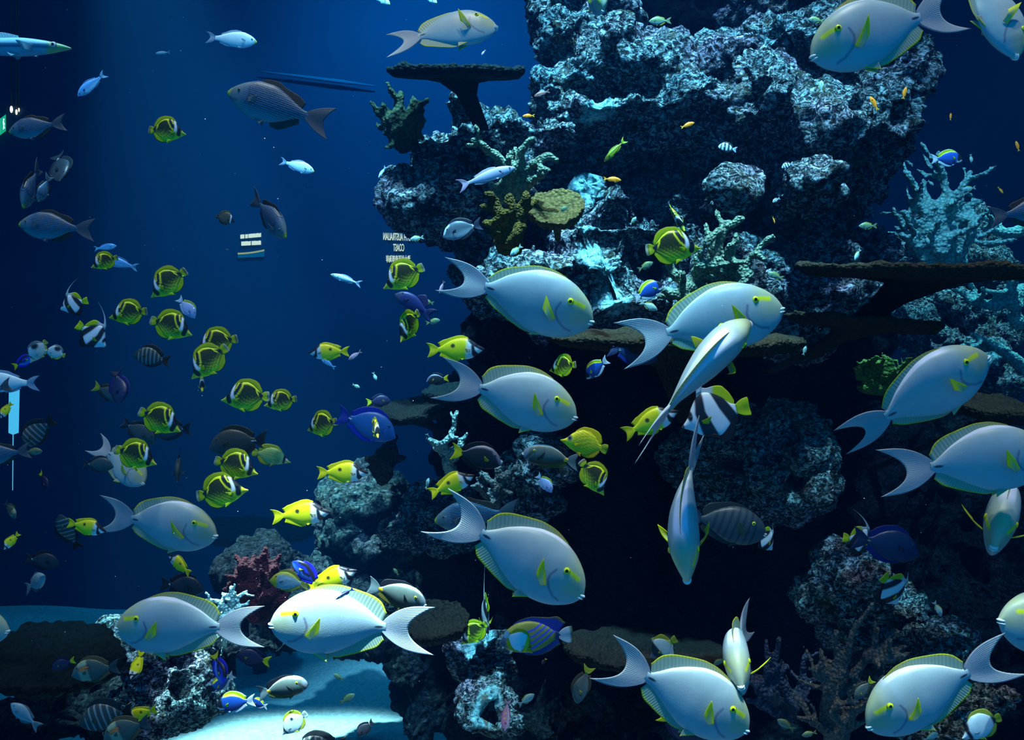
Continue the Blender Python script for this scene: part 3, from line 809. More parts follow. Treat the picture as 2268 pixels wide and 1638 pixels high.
# pale rod added at the rear wall for a reflected lamp streak
m_streak = simple_material('pale_reflected_streak', (0.012, 0.09, 0.15, 1), (0.014, 0.10, 0.16, 1), 3.0)
A, B = at(575, 158, 8.93), at(830, 190, 8.93)
v, f = tube([A, A + (B - A) * 0.3, A + (B - A) * 0.7, B], [0.005, 0.015, 0.020, 0.006], 10)
set_props(mesh_obj('reflected_streak_1', v, f, m_streak), kind='structure')

# drifting specks
rnd = random.Random(3)
V, Fc, off = [], [], 0
_b = bmesh.new(); bmesh.ops.create_icosphere(_b, subdivisions=1, radius=1.0)
sv = np.array([v.co[:] for v in _b.verts]); sf = np.array([[v.index for v in f_.verts] for f_ in _b.faces]); _b.free()
for k in range(170):
    y = rnd.uniform(1.8, 3.3); p = at(rnd.uniform(0, 2268), rnd.uniform(0, 1638), y)
    r = rnd.uniform(0.0004, 0.0011)
    V.append(sv * r + np.array(p[:])); Fc.append(sf + off); off += len(sv)
m_speck = simple_material('drifting_specks', (0.6, 0.7, 0.7, 1), (0.8, 0.85, 0.85, 1))
set_props(mesh_obj('drifting_specks', np.concatenate(V), np.concatenate(Fc), m_speck), 'tiny pale specks drifting in the water', 'specks', kind='stuff')
# ------------------------------------------------------------------ fish: materials
def fish_skin(name, rough=0.42, lines=None, speck=0.10):
    """skin colour comes from the vertex colours; scales and (for some kinds) wavy scale rows are added by nodes"""
    m, nt, out = new_mat(name)
    ca = N(nt, 'ShaderNodeAttribute', attribute_name='Col')
    tv = N(nt, 'ShaderNodeAttribute', attribute_name='tv')
    bs = N(nt, 'ShaderNodeBsdfPrincipled')
    bs.inputs['Roughness'].default_value = rough
    bs.inputs['Specular IOR Level'].default_value = 0.35
    nz = N(nt, 'ShaderNodeTexNoise', i_Scale=9.0, i_Detail=3.0)
    L(nt, tv.outputs['Vector'], nz.inputs['Vector'])
    c = mixcol(nt, 1.0, ca.outputs['Color'], ramp(nt, nz.outputs['Fac'], [(0.3, (1 - speck,) * 3), (0.7, (1 + 0 * speck,) * 3)]), 'MULTIPLY')
    if lines:
        mp = N(nt, 'ShaderNodeMapping')
        mp.inputs['Rotation'].default_value = (math.radians(lines[2]), 0, 0)
        L(nt, tv.outputs['Vector'], mp.inputs['Vector'])
        wv = N(nt, 'ShaderNodeTexWave', wave_type='BANDS', bands_direction='Y')
        wv.inputs['Scale'].default_value = lines[0]
        wv.inputs['Distortion'].default_value = 2.2
        wv.inputs['Detail'].default_value = 1.0
        wv.inputs['Detail Scale'].default_value = 3.0
        L(nt, mp.outputs[0], wv.inputs['Vector'])
        body = ramp(nt, wv.outputs['Fac'], [(0.35, (lines[1],) * 3), (0.62, (1, 1, 1))])
        # the head and the belly stay plain
        sx = N(nt, 'ShaderNodeSeparateXYZ'); L(nt, tv.outputs['Vector'], sx.inputs[0])
        mr = N(nt, 'ShaderNodeMapRange'); mr.inputs[1].default_value = 0.16; mr.inputs[2].default_value = 0.30
        L(nt, sx.outputs[0], mr.inputs[0])
        mb = N(nt, 'ShaderNodeMapRange'); mb.inputs[1].default_value = -0.20; mb.inputs[2].default_value = -0.08
        L(nt, sx.outputs[1], mb.inputs[0])
        mm = N(nt, 'ShaderNodeMath', operation='MULTIPLY'); L(nt, mr.outputs[0], mm.inputs[0]); L(nt, mb.outputs[0], mm.inputs[1])
        c = mixcol(nt, mm.outputs[0], c, mixcol(nt, 1.0, c, body, 'MULTIPLY'))
    L(nt, c, bs.inputs['Base Color'])
    v = N(nt, 'ShaderNodeTexVoronoi', i_Scale=70.0)
    L(nt, tv.outputs['Vector'], v.inputs['Vector'])
    b = N(nt, 'ShaderNodeBump', i_Strength=0.05, i_Distance=0.002)
    L(nt, v.outputs['Distance'], b.inputs['Height'])
    L(nt, b.outputs[0], bs.inputs['Normal'])
    L(nt, bs.outputs[0], out.inputs['Surface'])
    return m


m_fin, nt, out = new_mat('fish_fin')
ca = N(nt, 'ShaderNodeAttribute', attribute_name='Col')
tv = N(nt, 'ShaderNodeAttribute', attribute_name='tv')
wv = N(nt, 'ShaderNodeTexWave', wave_type='BANDS', bands_direction='X')
wv.inputs['Scale'].default_value = 8.0
L(nt, tv.outputs['Vector'], wv.inputs['Vector'])
cc = mixcol(nt, 1.0, ca.outputs['Color'], ramp(nt, wv.outputs['Fac'], [(0.1, (0.82,) * 3), (0.5, (1, 1, 1))]), 'MULTIPLY')
bs = N(nt, 'ShaderNodeBsdfPrincipled'); bs.inputs['Roughness'].default_value = 0.5
bs.inputs['Specular IOR Level'].default_value = 0.3
L(nt, cc, bs.inputs['Base Color'])
bb = N(nt, 'ShaderNodeBump', i_Strength=0.22, i_Distance=0.002)
L(nt, wv.outputs['Fac'], bb.inputs['Height']); L(nt, bb.outputs[0], bs.inputs['Normal'])
tl = N(nt, 'ShaderNodeBsdfTranslucent'); L(nt, cc, tl.inputs['Color'])
mx = N(nt, 'ShaderNodeMixShader'); mx.inputs[0].default_value = 0.35
L(nt, bs.outputs[0], mx.inputs[1]); L(nt, tl.outputs[0], mx.inputs[2]); L(nt, mx.outputs[0], out.inputs['Surface'])
M_FIN = m_fin
M_SKIN = fish_skin('fish_skin')
M_CHUB = fish_skin('lined_fish_skin', 0.45, (13.0, 0.22, 0.0))
M_LATT = fish_skin('fine_lined_fish_skin', 0.45, (16.0, 0.6, 0.0), 0.1)

m_eye, nt, out = new_mat('fish_eye')
ca = N(nt, 'ShaderNodeAttribute', attribute_name='Col')
bs = N(nt, 'ShaderNodeBsdfPrincipled'); bs.inputs['Roughness'].default_value = 0.12
L(nt, ca.outputs['Color'], bs.inputs['Base Color']); L(nt, bs.outputs[0], out.inputs['Surface'])
M_EYE = m_eye


# ------------------------------------------------------------------ fish: pattern helpers (t along the body from the snout, z height, in body lengths)
def pdist(t, z, pts):
    """distance to a polyline"""
    d = np.full(np.shape(t), 9.0)
    for (a, b), (c, e) in zip(pts[:-1], pts[1:]):
        vx, vz = c - a, e - b
        u = np.clip(((t - a) * vx + (z - b) * vz) / (vx * vx + vz * vz + 1e-12), 0, 1)
        d = np.minimum(d, np.hypot(t - a - u * vx, z - b - u * vz))
    return d


def line(t, z, pts, w, soft=0.45):
    return sm(w * (1 + soft), w * (1 - soft), pdist(t, z, pts))


def blob(t, z, c, rx, rz, soft=0.3):
    return sm(1 + soft, 1 - soft, np.hypot((t - c[0]) / rx, (z - c[1]) / rz))


def xof(z, pts):
    """t of a line of a given height; pts sorted by z"""
    p = sorted((b, a) for a, b in pts)
    return np.interp(z, [q[0] for q in p], [q[1] for q in p])


def lay(c, mask, col):
    return c * (1 - mask[..., None]) + np.array(col) * mask[..., None]


def flat(t, col):
    return np.ones(np.shape(t) + (3,)) * np.array(col, float)


YEL = (0.78, 0.74, 0.008)
LEM = (0.50, 0.58, 0.02)
BLK = (0.010, 0.012, 0.018)
WHT = (0.74, 0.78, 0.82)


# ---- grey surgeonfish with yellow mask
def c_surgeon(t, z, q):
    c = flat(t, (0.31, 0.405, 0.43))
    c = lay(c, 0.75 * sm(0.36, 0.10, t) * sm(-0.12, 0.0, z), (0.42, 0.46, 0.20))
    c = lay(c, 0.7 * sm(0.50, 0.10, q), (0.17, 0.40, 0.47))  # blue water light put into the colour of the lower flank
    c = lay(c, 0.22 * sm(0.1, 0.6, fbm(np.stack([t.ravel() * 2, z.ravel() * 9, t.ravel() * 0], 1), 3).reshape(t.shape)), (0.30, 0.34, 0.40))
    c = lay(c, line(t, z, [(0.245, 0.135), (0.19, 0.135), (0.12, 0.118)], 0.019, 0.6), (0.68, 0.72, 0.01))
    c = lay(c, 0.95 * line(t, z, [(0.322, 0.10), (0.344, 0.035), (0.335, -0.01), (0.298, -0.06), (0.233, -0.105), (0.17, -0.12)], 0.0095, 0.7), (0.16, 0.17, 0.24))
    c = lay(c, blob(t, z, (0.94, 0.02), 0.038, 0.011), (0.03, 0.04, 0.06))
    c = lay(c, 0.9 * sm(0.955, 0.98, q) * sm(0.25, 0.4, t) * sm(0.97, 0.85, t), (0.70, 0.72, 0.88))
    return c


def f_surgeon(kind, s, r):
    if kind in ('dorsal_fin', 'anal_fin'):
        c = flat(s, (0.36, 0.48, 0.38))
        c = lay(c, sm(0.78, 0.95, r), (0.62, 0.62, 0.02))
        if kind == 'dorsal_fin': c = lay(c, 0.8 * sm(0.55, 0.1, s) * sm(0.1, 0.5, r), (0.48, 0.42, 0.05))
        return c
    if kind == 'tail_fin':
        return lay(flat(s, (0.42, 0.46, 0.52)), 0.5 * sm(0.6, 1.0, r), (0.52, 0.56, 0.54))
    if kind == 'pectoral_fin':
        return lay(flat(s, (0.56, 0.66, 0.40)), np.maximum(sm(0.35, 0.9, r), sm(0.6, 0.1, s)), (0.88, 0.88, 0.01))
    return lay(flat(s, (0.45, 0.5, 0.42)), sm(0.4, 0.0, s), YEL)


# ---- yellow butterflyfish with dark saddle and eye band
def c_raccoon(t, z, q):
    c = flat(t, (0.52, 0.70, 0.004))
    dk = sm(-0.24, -0.04, z - 0.12 * (t - 0.5)) * sm(0.25, 0.36, t)
    c = lay(c, 0.985 * dk, (0.016, 0.018, 0.004))
    st = 0.5 + 0.5 * np.sin(2 * math.pi * (z * 0.82 + (0.62 - t) * 0.55) / 0.062)
    c = lay(c, 0.8 * sm(0.35, 0.85, st) * sm(0.02, -0.08, z) * sm(-0.26, -0.2, z) * sm(0.3, 0.4, t), (0.06, 0.07, 0.005))
    c = lay(c, 0.35 * sm(0.35, 0.0, st) * sm(0.06, -0.06, z) * sm(-0.24, -0.16, z) * sm(0.32, 0.42, t), (0.52, 0.66, 0.004))
    c = lay(c, 0.05 * sm(0.6, 0.95, st) * sm(-0.02, 0.1, z) * sm(0.35, 0.45, t), (0.35, 0.38, 0.02))
    c = lay(c, sm(0.10, 0.06, z * 0 + (1 - q)) * sm(0.35, 0.45, t), (0.66, 0.74, 0.006))
    # black shoulder wedge with yellow lines
    xl = xof(z, [(0.30, -0.02), (0.33, 0.10), (0.37, 0.25), (0.42, 0.45)])
    xr = xof(z, [(0.32, -0.02), (0.42, 0.10), (0.50, 0.25), (0.555, 0.45)])
    c = lay(c, sm(-0.012, 0.012, t - xl) * sm(0.012, -0.012, t - xr) * sm(-0.05, 0.0, z), BLK)
    c = lay(c, line(t, z, [(0.31, -0.05), (0.44, 0.08), (0.525, 0.24), (0.575, 0.42)], 0.017), (0.80, 0.80, 0.006))
    c = lay(c, line(t, z, [(0.31, 0.14), (0.38, 0.20), (0.43, 0.31), (0.47, 0.42)], 0.013), (0.76, 0.76, 0.006))
    # rear line and spot
    c = lay(c, line(t, z, [(0.93, -0.02), (0.86, 0.10), (0.83, 0.25), (0.70, 0.42)], 0.016), (0.72, 0.76, 0.006))
    c = lay(c, np.maximum(blob(t, z, (0.945, 0.035), 0.045, 0.085), line(t, z, [(0.95, 0.05), (0.91, 0.2), (0.86, 0.32)], 0.014)), BLK)
    # head: white bar, black eye bar, orange-yellow snout
    c = lay(c, line(t, z, [(0.325, 0.30), (0.285, 0.16), (0.275, 0.05), (0.30, -0.03)], 0.045, 0.3) * sm(-0.06, -0.01, z), WHT)
    c = lay(c, line(t, z, [(0.25, 0.26), (0.20, 0.12), (0.185, 0.0), (0.21, -0.11)], 0.060, 0.25), BLK)
    c = lay(c, sm(0.13, 0.10, t), (0.55, 0.50, 0.03))
    return c


def f_raccoon(kind, s, r):
    if kind == 'pelvic_fin' or kind == 'pectoral_fin': return flat(s, (0.60, 0.78, 0.006))
    c = flat(s, (0.50, 0.62, 0.006))
    if kind == 'dorsal_fin':
        c = lay(c, 0.7 * sm(0.45, 0.1, r) * sm(0.15, 0.4, s), (0.10, 0.11, 0.01))
    if kind in ('dorsal_fin', 'anal_fin'):
        c = lay(c, sm(0.93, 0.99, r), (0.10, 0.05, 0.01))
        c = lay(c, sm(0.12, 0.02, np.abs(r - 0.8)) , (0.70, 0.74, 0.006))
    if kind == 'tail_fin':
        c = lay(c, sm(0.62, 0.70, r), (0.10, 0.07, 0.01)); c = lay(c, sm(0.72, 0.85, r), (0.45, 0.5, 0.4))
    return c


# ---- yellow rabbitfish with black and white face
def c_fox(t, z, q):
    c = flat(t, (0.80, 0.76, 0.004))
    c = lay(c, 0.4 * sm(0.35, 0.95, q) * sm(0.3, 0.45, t), (0.62, 0.46, 0.006))
    c = lay(c, sm(0.43, 0.33, t + 0.15 * (z + 0.05)), (0.70, 0.76, 0.80))
    xs = [(0.0, -0.03), (0.10, 0.02), (0.20, 0.08), (0.30, 0.19)]
    c = lay(c, line(t, z, xs, 0.060, 0.2) * sm(0.37, 0.33, t), (0.015, 0.014, 0.02))
    c = lay(c, line(t, z, [(0.10, -0.22), (0.19, -0.16), (0.25, -0.09), (0.265, 0.0)], 0.055, 0.2) * sm(0.29, 0.26, t), (0.015, 0.014, 0.02))
    c = lay(c, sm(0.10, 0.20, t) * sm(0.28, 0.20, t) * sm(-0.10, -0.15, z), (0.015, 0.014, 0.02))
    c = lay(c, blob(t, z, (0.66, 0.06), 0.045, 0.045), (0.05, 0.04, 0.015))
    return c


def f_fox(kind, s, r):
    return lay(flat(s, (0.80, 0.76, 0.005)), 0.3 * sm(0.3, 0.9, r), (0.78, 0.62, 0.01)) if kind != 'pectoral_fin' else flat(s, (0.6, 0.6, 0.4))


# ---- grey chub with wavy scale rows
def c_chub(t, z, q):
    c = flat(t, (0.085, 0.15, 0.25))
    c = lay(c, 0.8 * sm(0.42, 0.05, q), (0.07, 0.21, 0.26))
    c = lay(c, 0.55 * sm(0.28, 0.12, t), (0.15, 0.19, 0.14))
    c = lay(c, sm(0.055, 0.02, t), (0.42, 0.44, 0.03))
    c = lay(c, 0.6 * line(t, z, [(0.01, -0.06), (0.08, -0.09), (0.15, -0.08)], 0.012), (0.05, 0.06, 0.07))
    c = lay(c, 0.5 * line(t, z, [(0.26, 0.10), (0.29, 0.0), (0.25, -0.10)], 0.010, 0.6), (0.05, 0.06, 0.08))
    return c


def f_chub(kind, s, r):
    if kind == 'dorsal_fin' or kind == 'anal_fin': return lay(flat(s, (0.045, 0.040, 0.035)), 0.5 * sm(0.75, 1, r), (0.09, 0.06, 0.02))
    if kind == 'tail_fin': return flat(s, (0.09, 0.11, 0.14))
    return flat(s, (0.20, 0.20, 0.22))


# ---- banded bannerfish
def c_banner(t, z, q):
    c = flat(t, (0.66, 0.72, 0.76))
    c = lay(c, sm(-0.02, 0.02, t - xof(z, [(0.36, 0.5), (0.26, 0.1), (0.33, -0.35)])) * sm(0.02, -0.02, t - xof(z, [(0.47, 0.5), (0.44, 0.1), (0.60, -0.4)])), (0.012, 0.012, 0.018))
    c = lay(c, sm(-0.02, 0.02, t - xof(z, [(0.56, 0.5), (0.68, 0.1), (0.88, -0.35)])) * sm(0.02, -0.02, t - xof(z, [(0.70, 0.5), (0.88, 0.1), (1.1, -0.35)])), (0.012, 0.012, 0.018))
    c = lay(c, blob(t, z, (0.17, 0.10), 0.045, 0.10), (0.02, 0.02, 0.025))
    c = lay(c, sm(0.06, 0.03, t), (0.05, 0.05, 0.06))
    return c


def f_banner(kind, s, r):
    if kind == 'dorsal_fin': return lay(flat(s, (0.66, 0.72, 0.76)), sm(0.42, 0.52, s), (0.58, 0.72, 0.006))
    if kind == 'tail_fin': return flat(s, (0.58, 0.74, 0.006))
    if kind == 'pectoral_fin': return flat(s, (0.5, 0.55, 0.02))
    return flat(s, (0.015, 0.015, 0.02))


# ---- powder-blue tang
def c_powder(t, z, q):
    c = flat(t, (0.012, 0.085, 0.42))
    c = lay(c, 0.8 * sm(0.5, 0.2, q), (0.02, 0.03, 0.12))
    c = lay(c, sm(0.25, 0.21, t + 0.1 * z), (0.012, 0.013, 0.02))
    c = lay(c, line(t, z, [(0.06, -0.1), (0.14, -0.15), (0.24, -0.14)], 0.025), WHT)
    c = lay(c, sm(0.88, 0.94, q) * sm(0.2, 0.35, t), (0.66, 0.76, 0.008))
    return c


def f_powder(kind, s, r):
    if kind == 'dorsal_fin': return lay(flat(s, (0.66, 0.76, 0.008)), sm(0.92, 1.0, r), (0.6, 0.65, 0.7))
    if kind == 'pectoral_fin': return flat(s, (0.66, 0.72, 0.008))
    return flat(s, (0.62, 0.70, 0.78))


def plain(col, belly=None, head=None, tail=None, dor=None, ana=None, pec=None, edge=None, marks=()):
    """a one-coloured fish with optional belly, head, fins and marks [(kind, args, colour)]"""
    def c_(t, z, q):
        c = flat(t, col)
        if belly: c = lay(c, sm(0.55, 0.12, q), belly)
        if head: c = lay(c, sm(0.26, 0.14, t), head)
        for kind, a, cl in marks:
            if kind == 'line': c = lay(c, line(t, z, a[0], a[1]), cl)
            elif kind == 'blob': c = lay(c, blob(t, z, a[0], a[1], a[2]), cl)
            elif kind == 'bars':
                n, t0, t1, w = a
                k = (t + 0.12 * z - t0) / (t1 - t0) * n
                c = lay(c, sm(w + 0.12, w - 0.12, np.abs(k - np.round(k))) * sm(t0 - 0.03, t0, t) * sm(t1 + 0.03, t1, t), cl)
            elif kind == 'rear': c = lay(c, sm(a - 0.03, a + 0.03, t), cl)
            elif kind == 'top': c = lay(c, sm(a - 0.06, a + 0.06, q), cl)
            elif kind == 'front': c = lay(c, sm(a + 0.03, a - 0.03, t + 0.1 * z), cl)
            elif kind == 'rows':
                k = (z + a[1] * t) * a[0]
                c = lay(c, sm(0.20, 0.35, np.abs(k - np.round(k))) * sm(0.25, 0.35, t), cl)
        return c

    def f_(kind, s, r):
        base = {'tail_fin': tail, 'dorsal_fin': dor, 'anal_fin': ana or dor, 'pectoral_fin': pec, 'pelvic_fin': ana or dor}.get(kind) or col
        c = flat(s, base)
        if edge and kind in ('dorsal_fin', 'anal_fin', 'tail_fin'): c = lay(c, sm(0.78, 0.92, r), edge)
        return c
    return c_, f_


# ------------------------------------------------------------------ fish: outlines
S_OVAL = dict(  # surgeonfish body
    top=[(0, 0.022), (0.012, 0.055), (0.035, 0.105), (0.08, 0.163), (0.15, 0.222), (0.245, 0.278), (0.345, 0.310), (0.45, 0.322), (0.55, 0.312), (0.67, 0.270), (0.816, 0.185), (0.92, 0.098), (0.97, 0.066), (1.0, 0.064)],
    bot=[(0, -0.012), (0.045, -0.085), (0.10, -0.135), (0.22, -0.202), (0.32, -0.228), (0.42, -0.236), (0.52, -0.226), (0.67, -0.170), (0.82, -0.092), (0.92, -0.042), (1.0, -0.030)],
    wid=0.132, eye=(0.245, 0.135, 0.030), iris=(0.70, 0.74, 0.006), lips=True,
    dorsal=(0.32, 0.965, [0.008, 0.028, 0.042, 0.052, 0.062, 0.075, 0.095, 0.108, 0.066], 0.6),
    anal=(0.46, 0.95, [0.01, 0.040, 0.055, 0.070, 0.085, 0.098, 0.060], 0.55),
    tail=('lunate', 0.42, 0.205, 0.19), pect=(0.345, -0.065, 0.26, 0.07, 54), pelv=(0.36, 0.15))
S_DISC = dict(  # butterflyfish body
    top=[(0, -0.075), (0.06, -0.045), (0.13, 0.02), (0.22, 0.15), (0.33, 0.27), (0.48, 0.345), (0.62, 0.345), (0.76, 0.28), (0.87, 0.17), (0.95, 0.085), (1.0, 0.07)],
    bot=[(0, -0.105), (0.06, -0.125), (0.14, -0.16), (0.25, -0.225), (0.40, -0.285), (0.55, -0.30), (0.70, -0.265), (0.83, -0.18), (0.93, -0.085), (1.0, -0.06)],
    wid=0.095, eye=(0.20, 0.045, 0.030), iris=(0.03, 0.03, 0.03),
    dorsal=(0.30, 0.97, [0.03, 0.07, 0.085, 0.09, 0.10, 0.13, 0.15, 0.07], 0.25),
    anal=(0.58, 0.97, [0.03, 0.08, 0.11, 0.13, 0.06], 0.2),
    tail=('fan', 0.15, 0.12, 0.155), pect=(0.34, -0.08, 0.15, 0.08, 15), pelv=(0.36, 0.22))
S_FOX = dict(
    top=[(0, -0.035), (0.06, 0.01), (0.13, 0.05), (0.22, 0.125), (0.32, 0.195), (0.48, 0.215), (0.65, 0.19), (0.80, 0.125), (0.92, 0.06), (1.0, 0.045)],
    bot=[(0, -0.065), (0.06, -0.085), (0.13, -0.13), (0.24, -0.205), (0.38, -0.235), (0.55, -0.225), (0.72, -0.165), (0.86, -0.085), (1.0, -0.04)],
    wid=0.085, eye=(0.17, 0.055, 0.024), iris=(0.02, 0.02, 0.02),
    dorsal=(0.32, 0.93, [0.03, 0.06, 0.06, 0.055, 0.06, 0.085, 0.09], 0.55), anal=(0.52, 0.92, [0.03, 0.06, 0.06, 0.075, 0.08], 0.5),
    tail=('fork', 0.22, 0.16, 0.15), pect=(0.30, -0.06, 0.13, 0.08, 20), pelv=(0.42, 0.07))
S_CHUB = dict(
    top=[(0, -0.010), (0.03, 0.035), (0.11, 0.105), (0.22, 0.175), (0.36, 0.225), (0.50, 0.228), (0.66, 0.178), (0.82, 0.10), (0.93, 0.055), (1.0, 0.048)],
    bot=[(0, -0.045), (0.05, -0.085), (0.15, -0.155), (0.28, -0.215), (0.42, -0.235), (0.58, -0.212), (0.74, -0.145), (0.88, -0.07), (1.0, -0.042)],
    wid=0.10, eye=(0.145, 0.035, 0.022), iris=(0.16, 0.13, 0.10),
    dorsal=(0.34, 0.90, [0.02, 0.05, 0.055, 0.05, 0.065, 0.085, 0.07], 0.4), anal=(0.58, 0.90, [0.04, 0.085, 0.075, 0.06], 0.4),
    tail=('fork', 0.30, 0.20, 0.19), pect=(0.28, -0.05, 0.15, 0.07, 25), pelv=(0.38, 0.12))
S_SLIM = dict(
    top=[(0, 0.0), (0.06, 0.04), (0.18, 0.085), (0.35, 0.115), (0.55, 0.105), (0.75, 0.07), (0.92, 0.035), (1.0, 0.03)],
    bot=[(0, -0.02), (0.06, -0.045), (0.18, -0.085), (0.35, -0.11), (0.55, -0.10), (0.75, -0.065), (0.92, -0.032), (1.0, -0.028)],
    wid=0.065, eye=(0.11, 0.02, 0.022), iris=(0.4, 0.42, 0.45),
    dorsal=(0.36, 0.82, [0.02, 0.045, 0.045, 0.035, 0.03], 0.6), anal=(0.58, 0.85, [0.02, 0.04, 0.03], 0.6),
    tail=('fork', 0.20, 0.14, 0.09), pect=(0.25, -0.02, 0.11, 0.04, 20), pelv=(0.34, 0.06))
S_BANNER = dict(
    top=[(0, -0.055), (0.06, -0.01), (0.14, 0.07), (0.24, 0.22), (0.36, 0.36), (0.48, 0.42), (0.62, 0.38), (0.78, 0.26), (0.90, 0.13), (1.0, 0.08)],
    bot=[(0, -0.085), (0.06, -0.11), (0.16, -0.17), (0.30, -0.28), (0.46, -0.35), (0.60, -0.36), (0.76, -0.27), (0.90, -0.13), (1.0, -0.065)],
    wid=0.085, eye=(0.18, 0.06, 0.032), iris=(0.03, 0.03, 0.03),
    dorsal=(0.36, 0.96, [0.15, 0.10, 0.07, 0.10, 0.15, 0.19, 0.17, 0.06], 0.25), anal=(0.56, 0.96, [0.06, 0.17, 0.19, 0.12, 0.05], 0.2),
    tail=('fan', 0.22, 0.16, 0.20), pect=(0.34, -0.06, 0.20, 0.10, 15), pelv=(0.36, 0.24), filament=(0.42, 0.9))
S_TANG = dict(
    top=[(0, -0.055), (0.04, 0.02), (0.10, 0.12), (0.20, 0.21), (0.33, 0.275), (0.48, 0.295), (0.64, 0.26), (0.79, 0.18), (0.91, 0.085), (1.0, 0.055)],
    bot=[(0, -0.085), (0.05, -0.13), (0.14, -0.19), (0.28, -0.245), (0.44, -0.265), (0.60, -0.24), (0.77, -0.165), (0.90, -0.08), (1.0, -0.05)],
    wid=0.09, eye=(0.19, 0.115, 0.024), iris=(0.06, 0.06, 0.06),
    dorsal=(0.24, 0.95, [0.04, 0.07, 0.085, 0.09, 0.10, 0.11, 0.10], 0.4), anal=(0.42, 0.95, [0.03, 0.07, 0.085, 0.095, 0.09], 0.4),
    tail=('fork', 0.26, 0.21, 0.17), pect=(0.32, -0.04, 0.17, 0.09, 30), pelv=(0.34, 0.10))


def variant(base, **kw):
    d = dict(base); d.update(kw); return d


def scaled(base, kz, **kw):
    d = dict(base)
    d['top'] = [(a, b * kz) for a, b in base['top']]; d['bot'] = [(a, b * kz) for a, b in base['bot']]
    d['eye'] = (base['eye'][0], base['eye'][1] * kz, base['eye'][2])
    d.update(kw)
    return d


# ------------------------------------------------------------------ fish: geometry
def sheet(name, P, th, nrm, kind, f_col, parent, bend, M=None, tvs=None):
    """a fin: grid of points P[ns, nr] thickened along nrm"""
    ns, nr = P.shape[:2]
    A = P + nrm * th[..., None]
    B = P - nrm * th[..., None]
    s, r = np.meshgrid(np.linspace(0, 1, ns), np.linspace(0, 1, nr), indexing='ij')
    col = f_col(kind, s, r)
    tv = np.stack([s, r * 0.2, s * 0], -1)
    V = np.concatenate([A.reshape(-1, 3), B.reshape(-1, 3)])
    C = np.concatenate([col.reshape(-1, 3)] * 2)
    T = np.concatenate([tv.reshape(-1, 3)] * 2)
    f1 = grid_faces(ns, nr)
    f2 = grid_faces(ns, nr, off=ns * nr)[:, ::-1]
    rim = [(i, 0) for i in range(ns)] + [(ns - 1, j) for j in range(1, nr)] + [(i, nr - 1) for i in range(ns - 2, -1, -1)] + [(0, j) for j in range(nr - 2, 0, -1)]
    ix = np.array([i * nr + j for i, j in rim])
    jx = np.roll(ix, -1)
    f3 = np.stack([ix, ix + ns * nr, jx + ns * nr, jx], -1)
    V = bend(V)
    return mesh_obj(name, V, np.concatenate([f1, f2, f3]), M or M_FIN, parent, {'Col': ('FLOAT_COLOR', C), 'tv': ('FLOAT_VECTOR', T)})


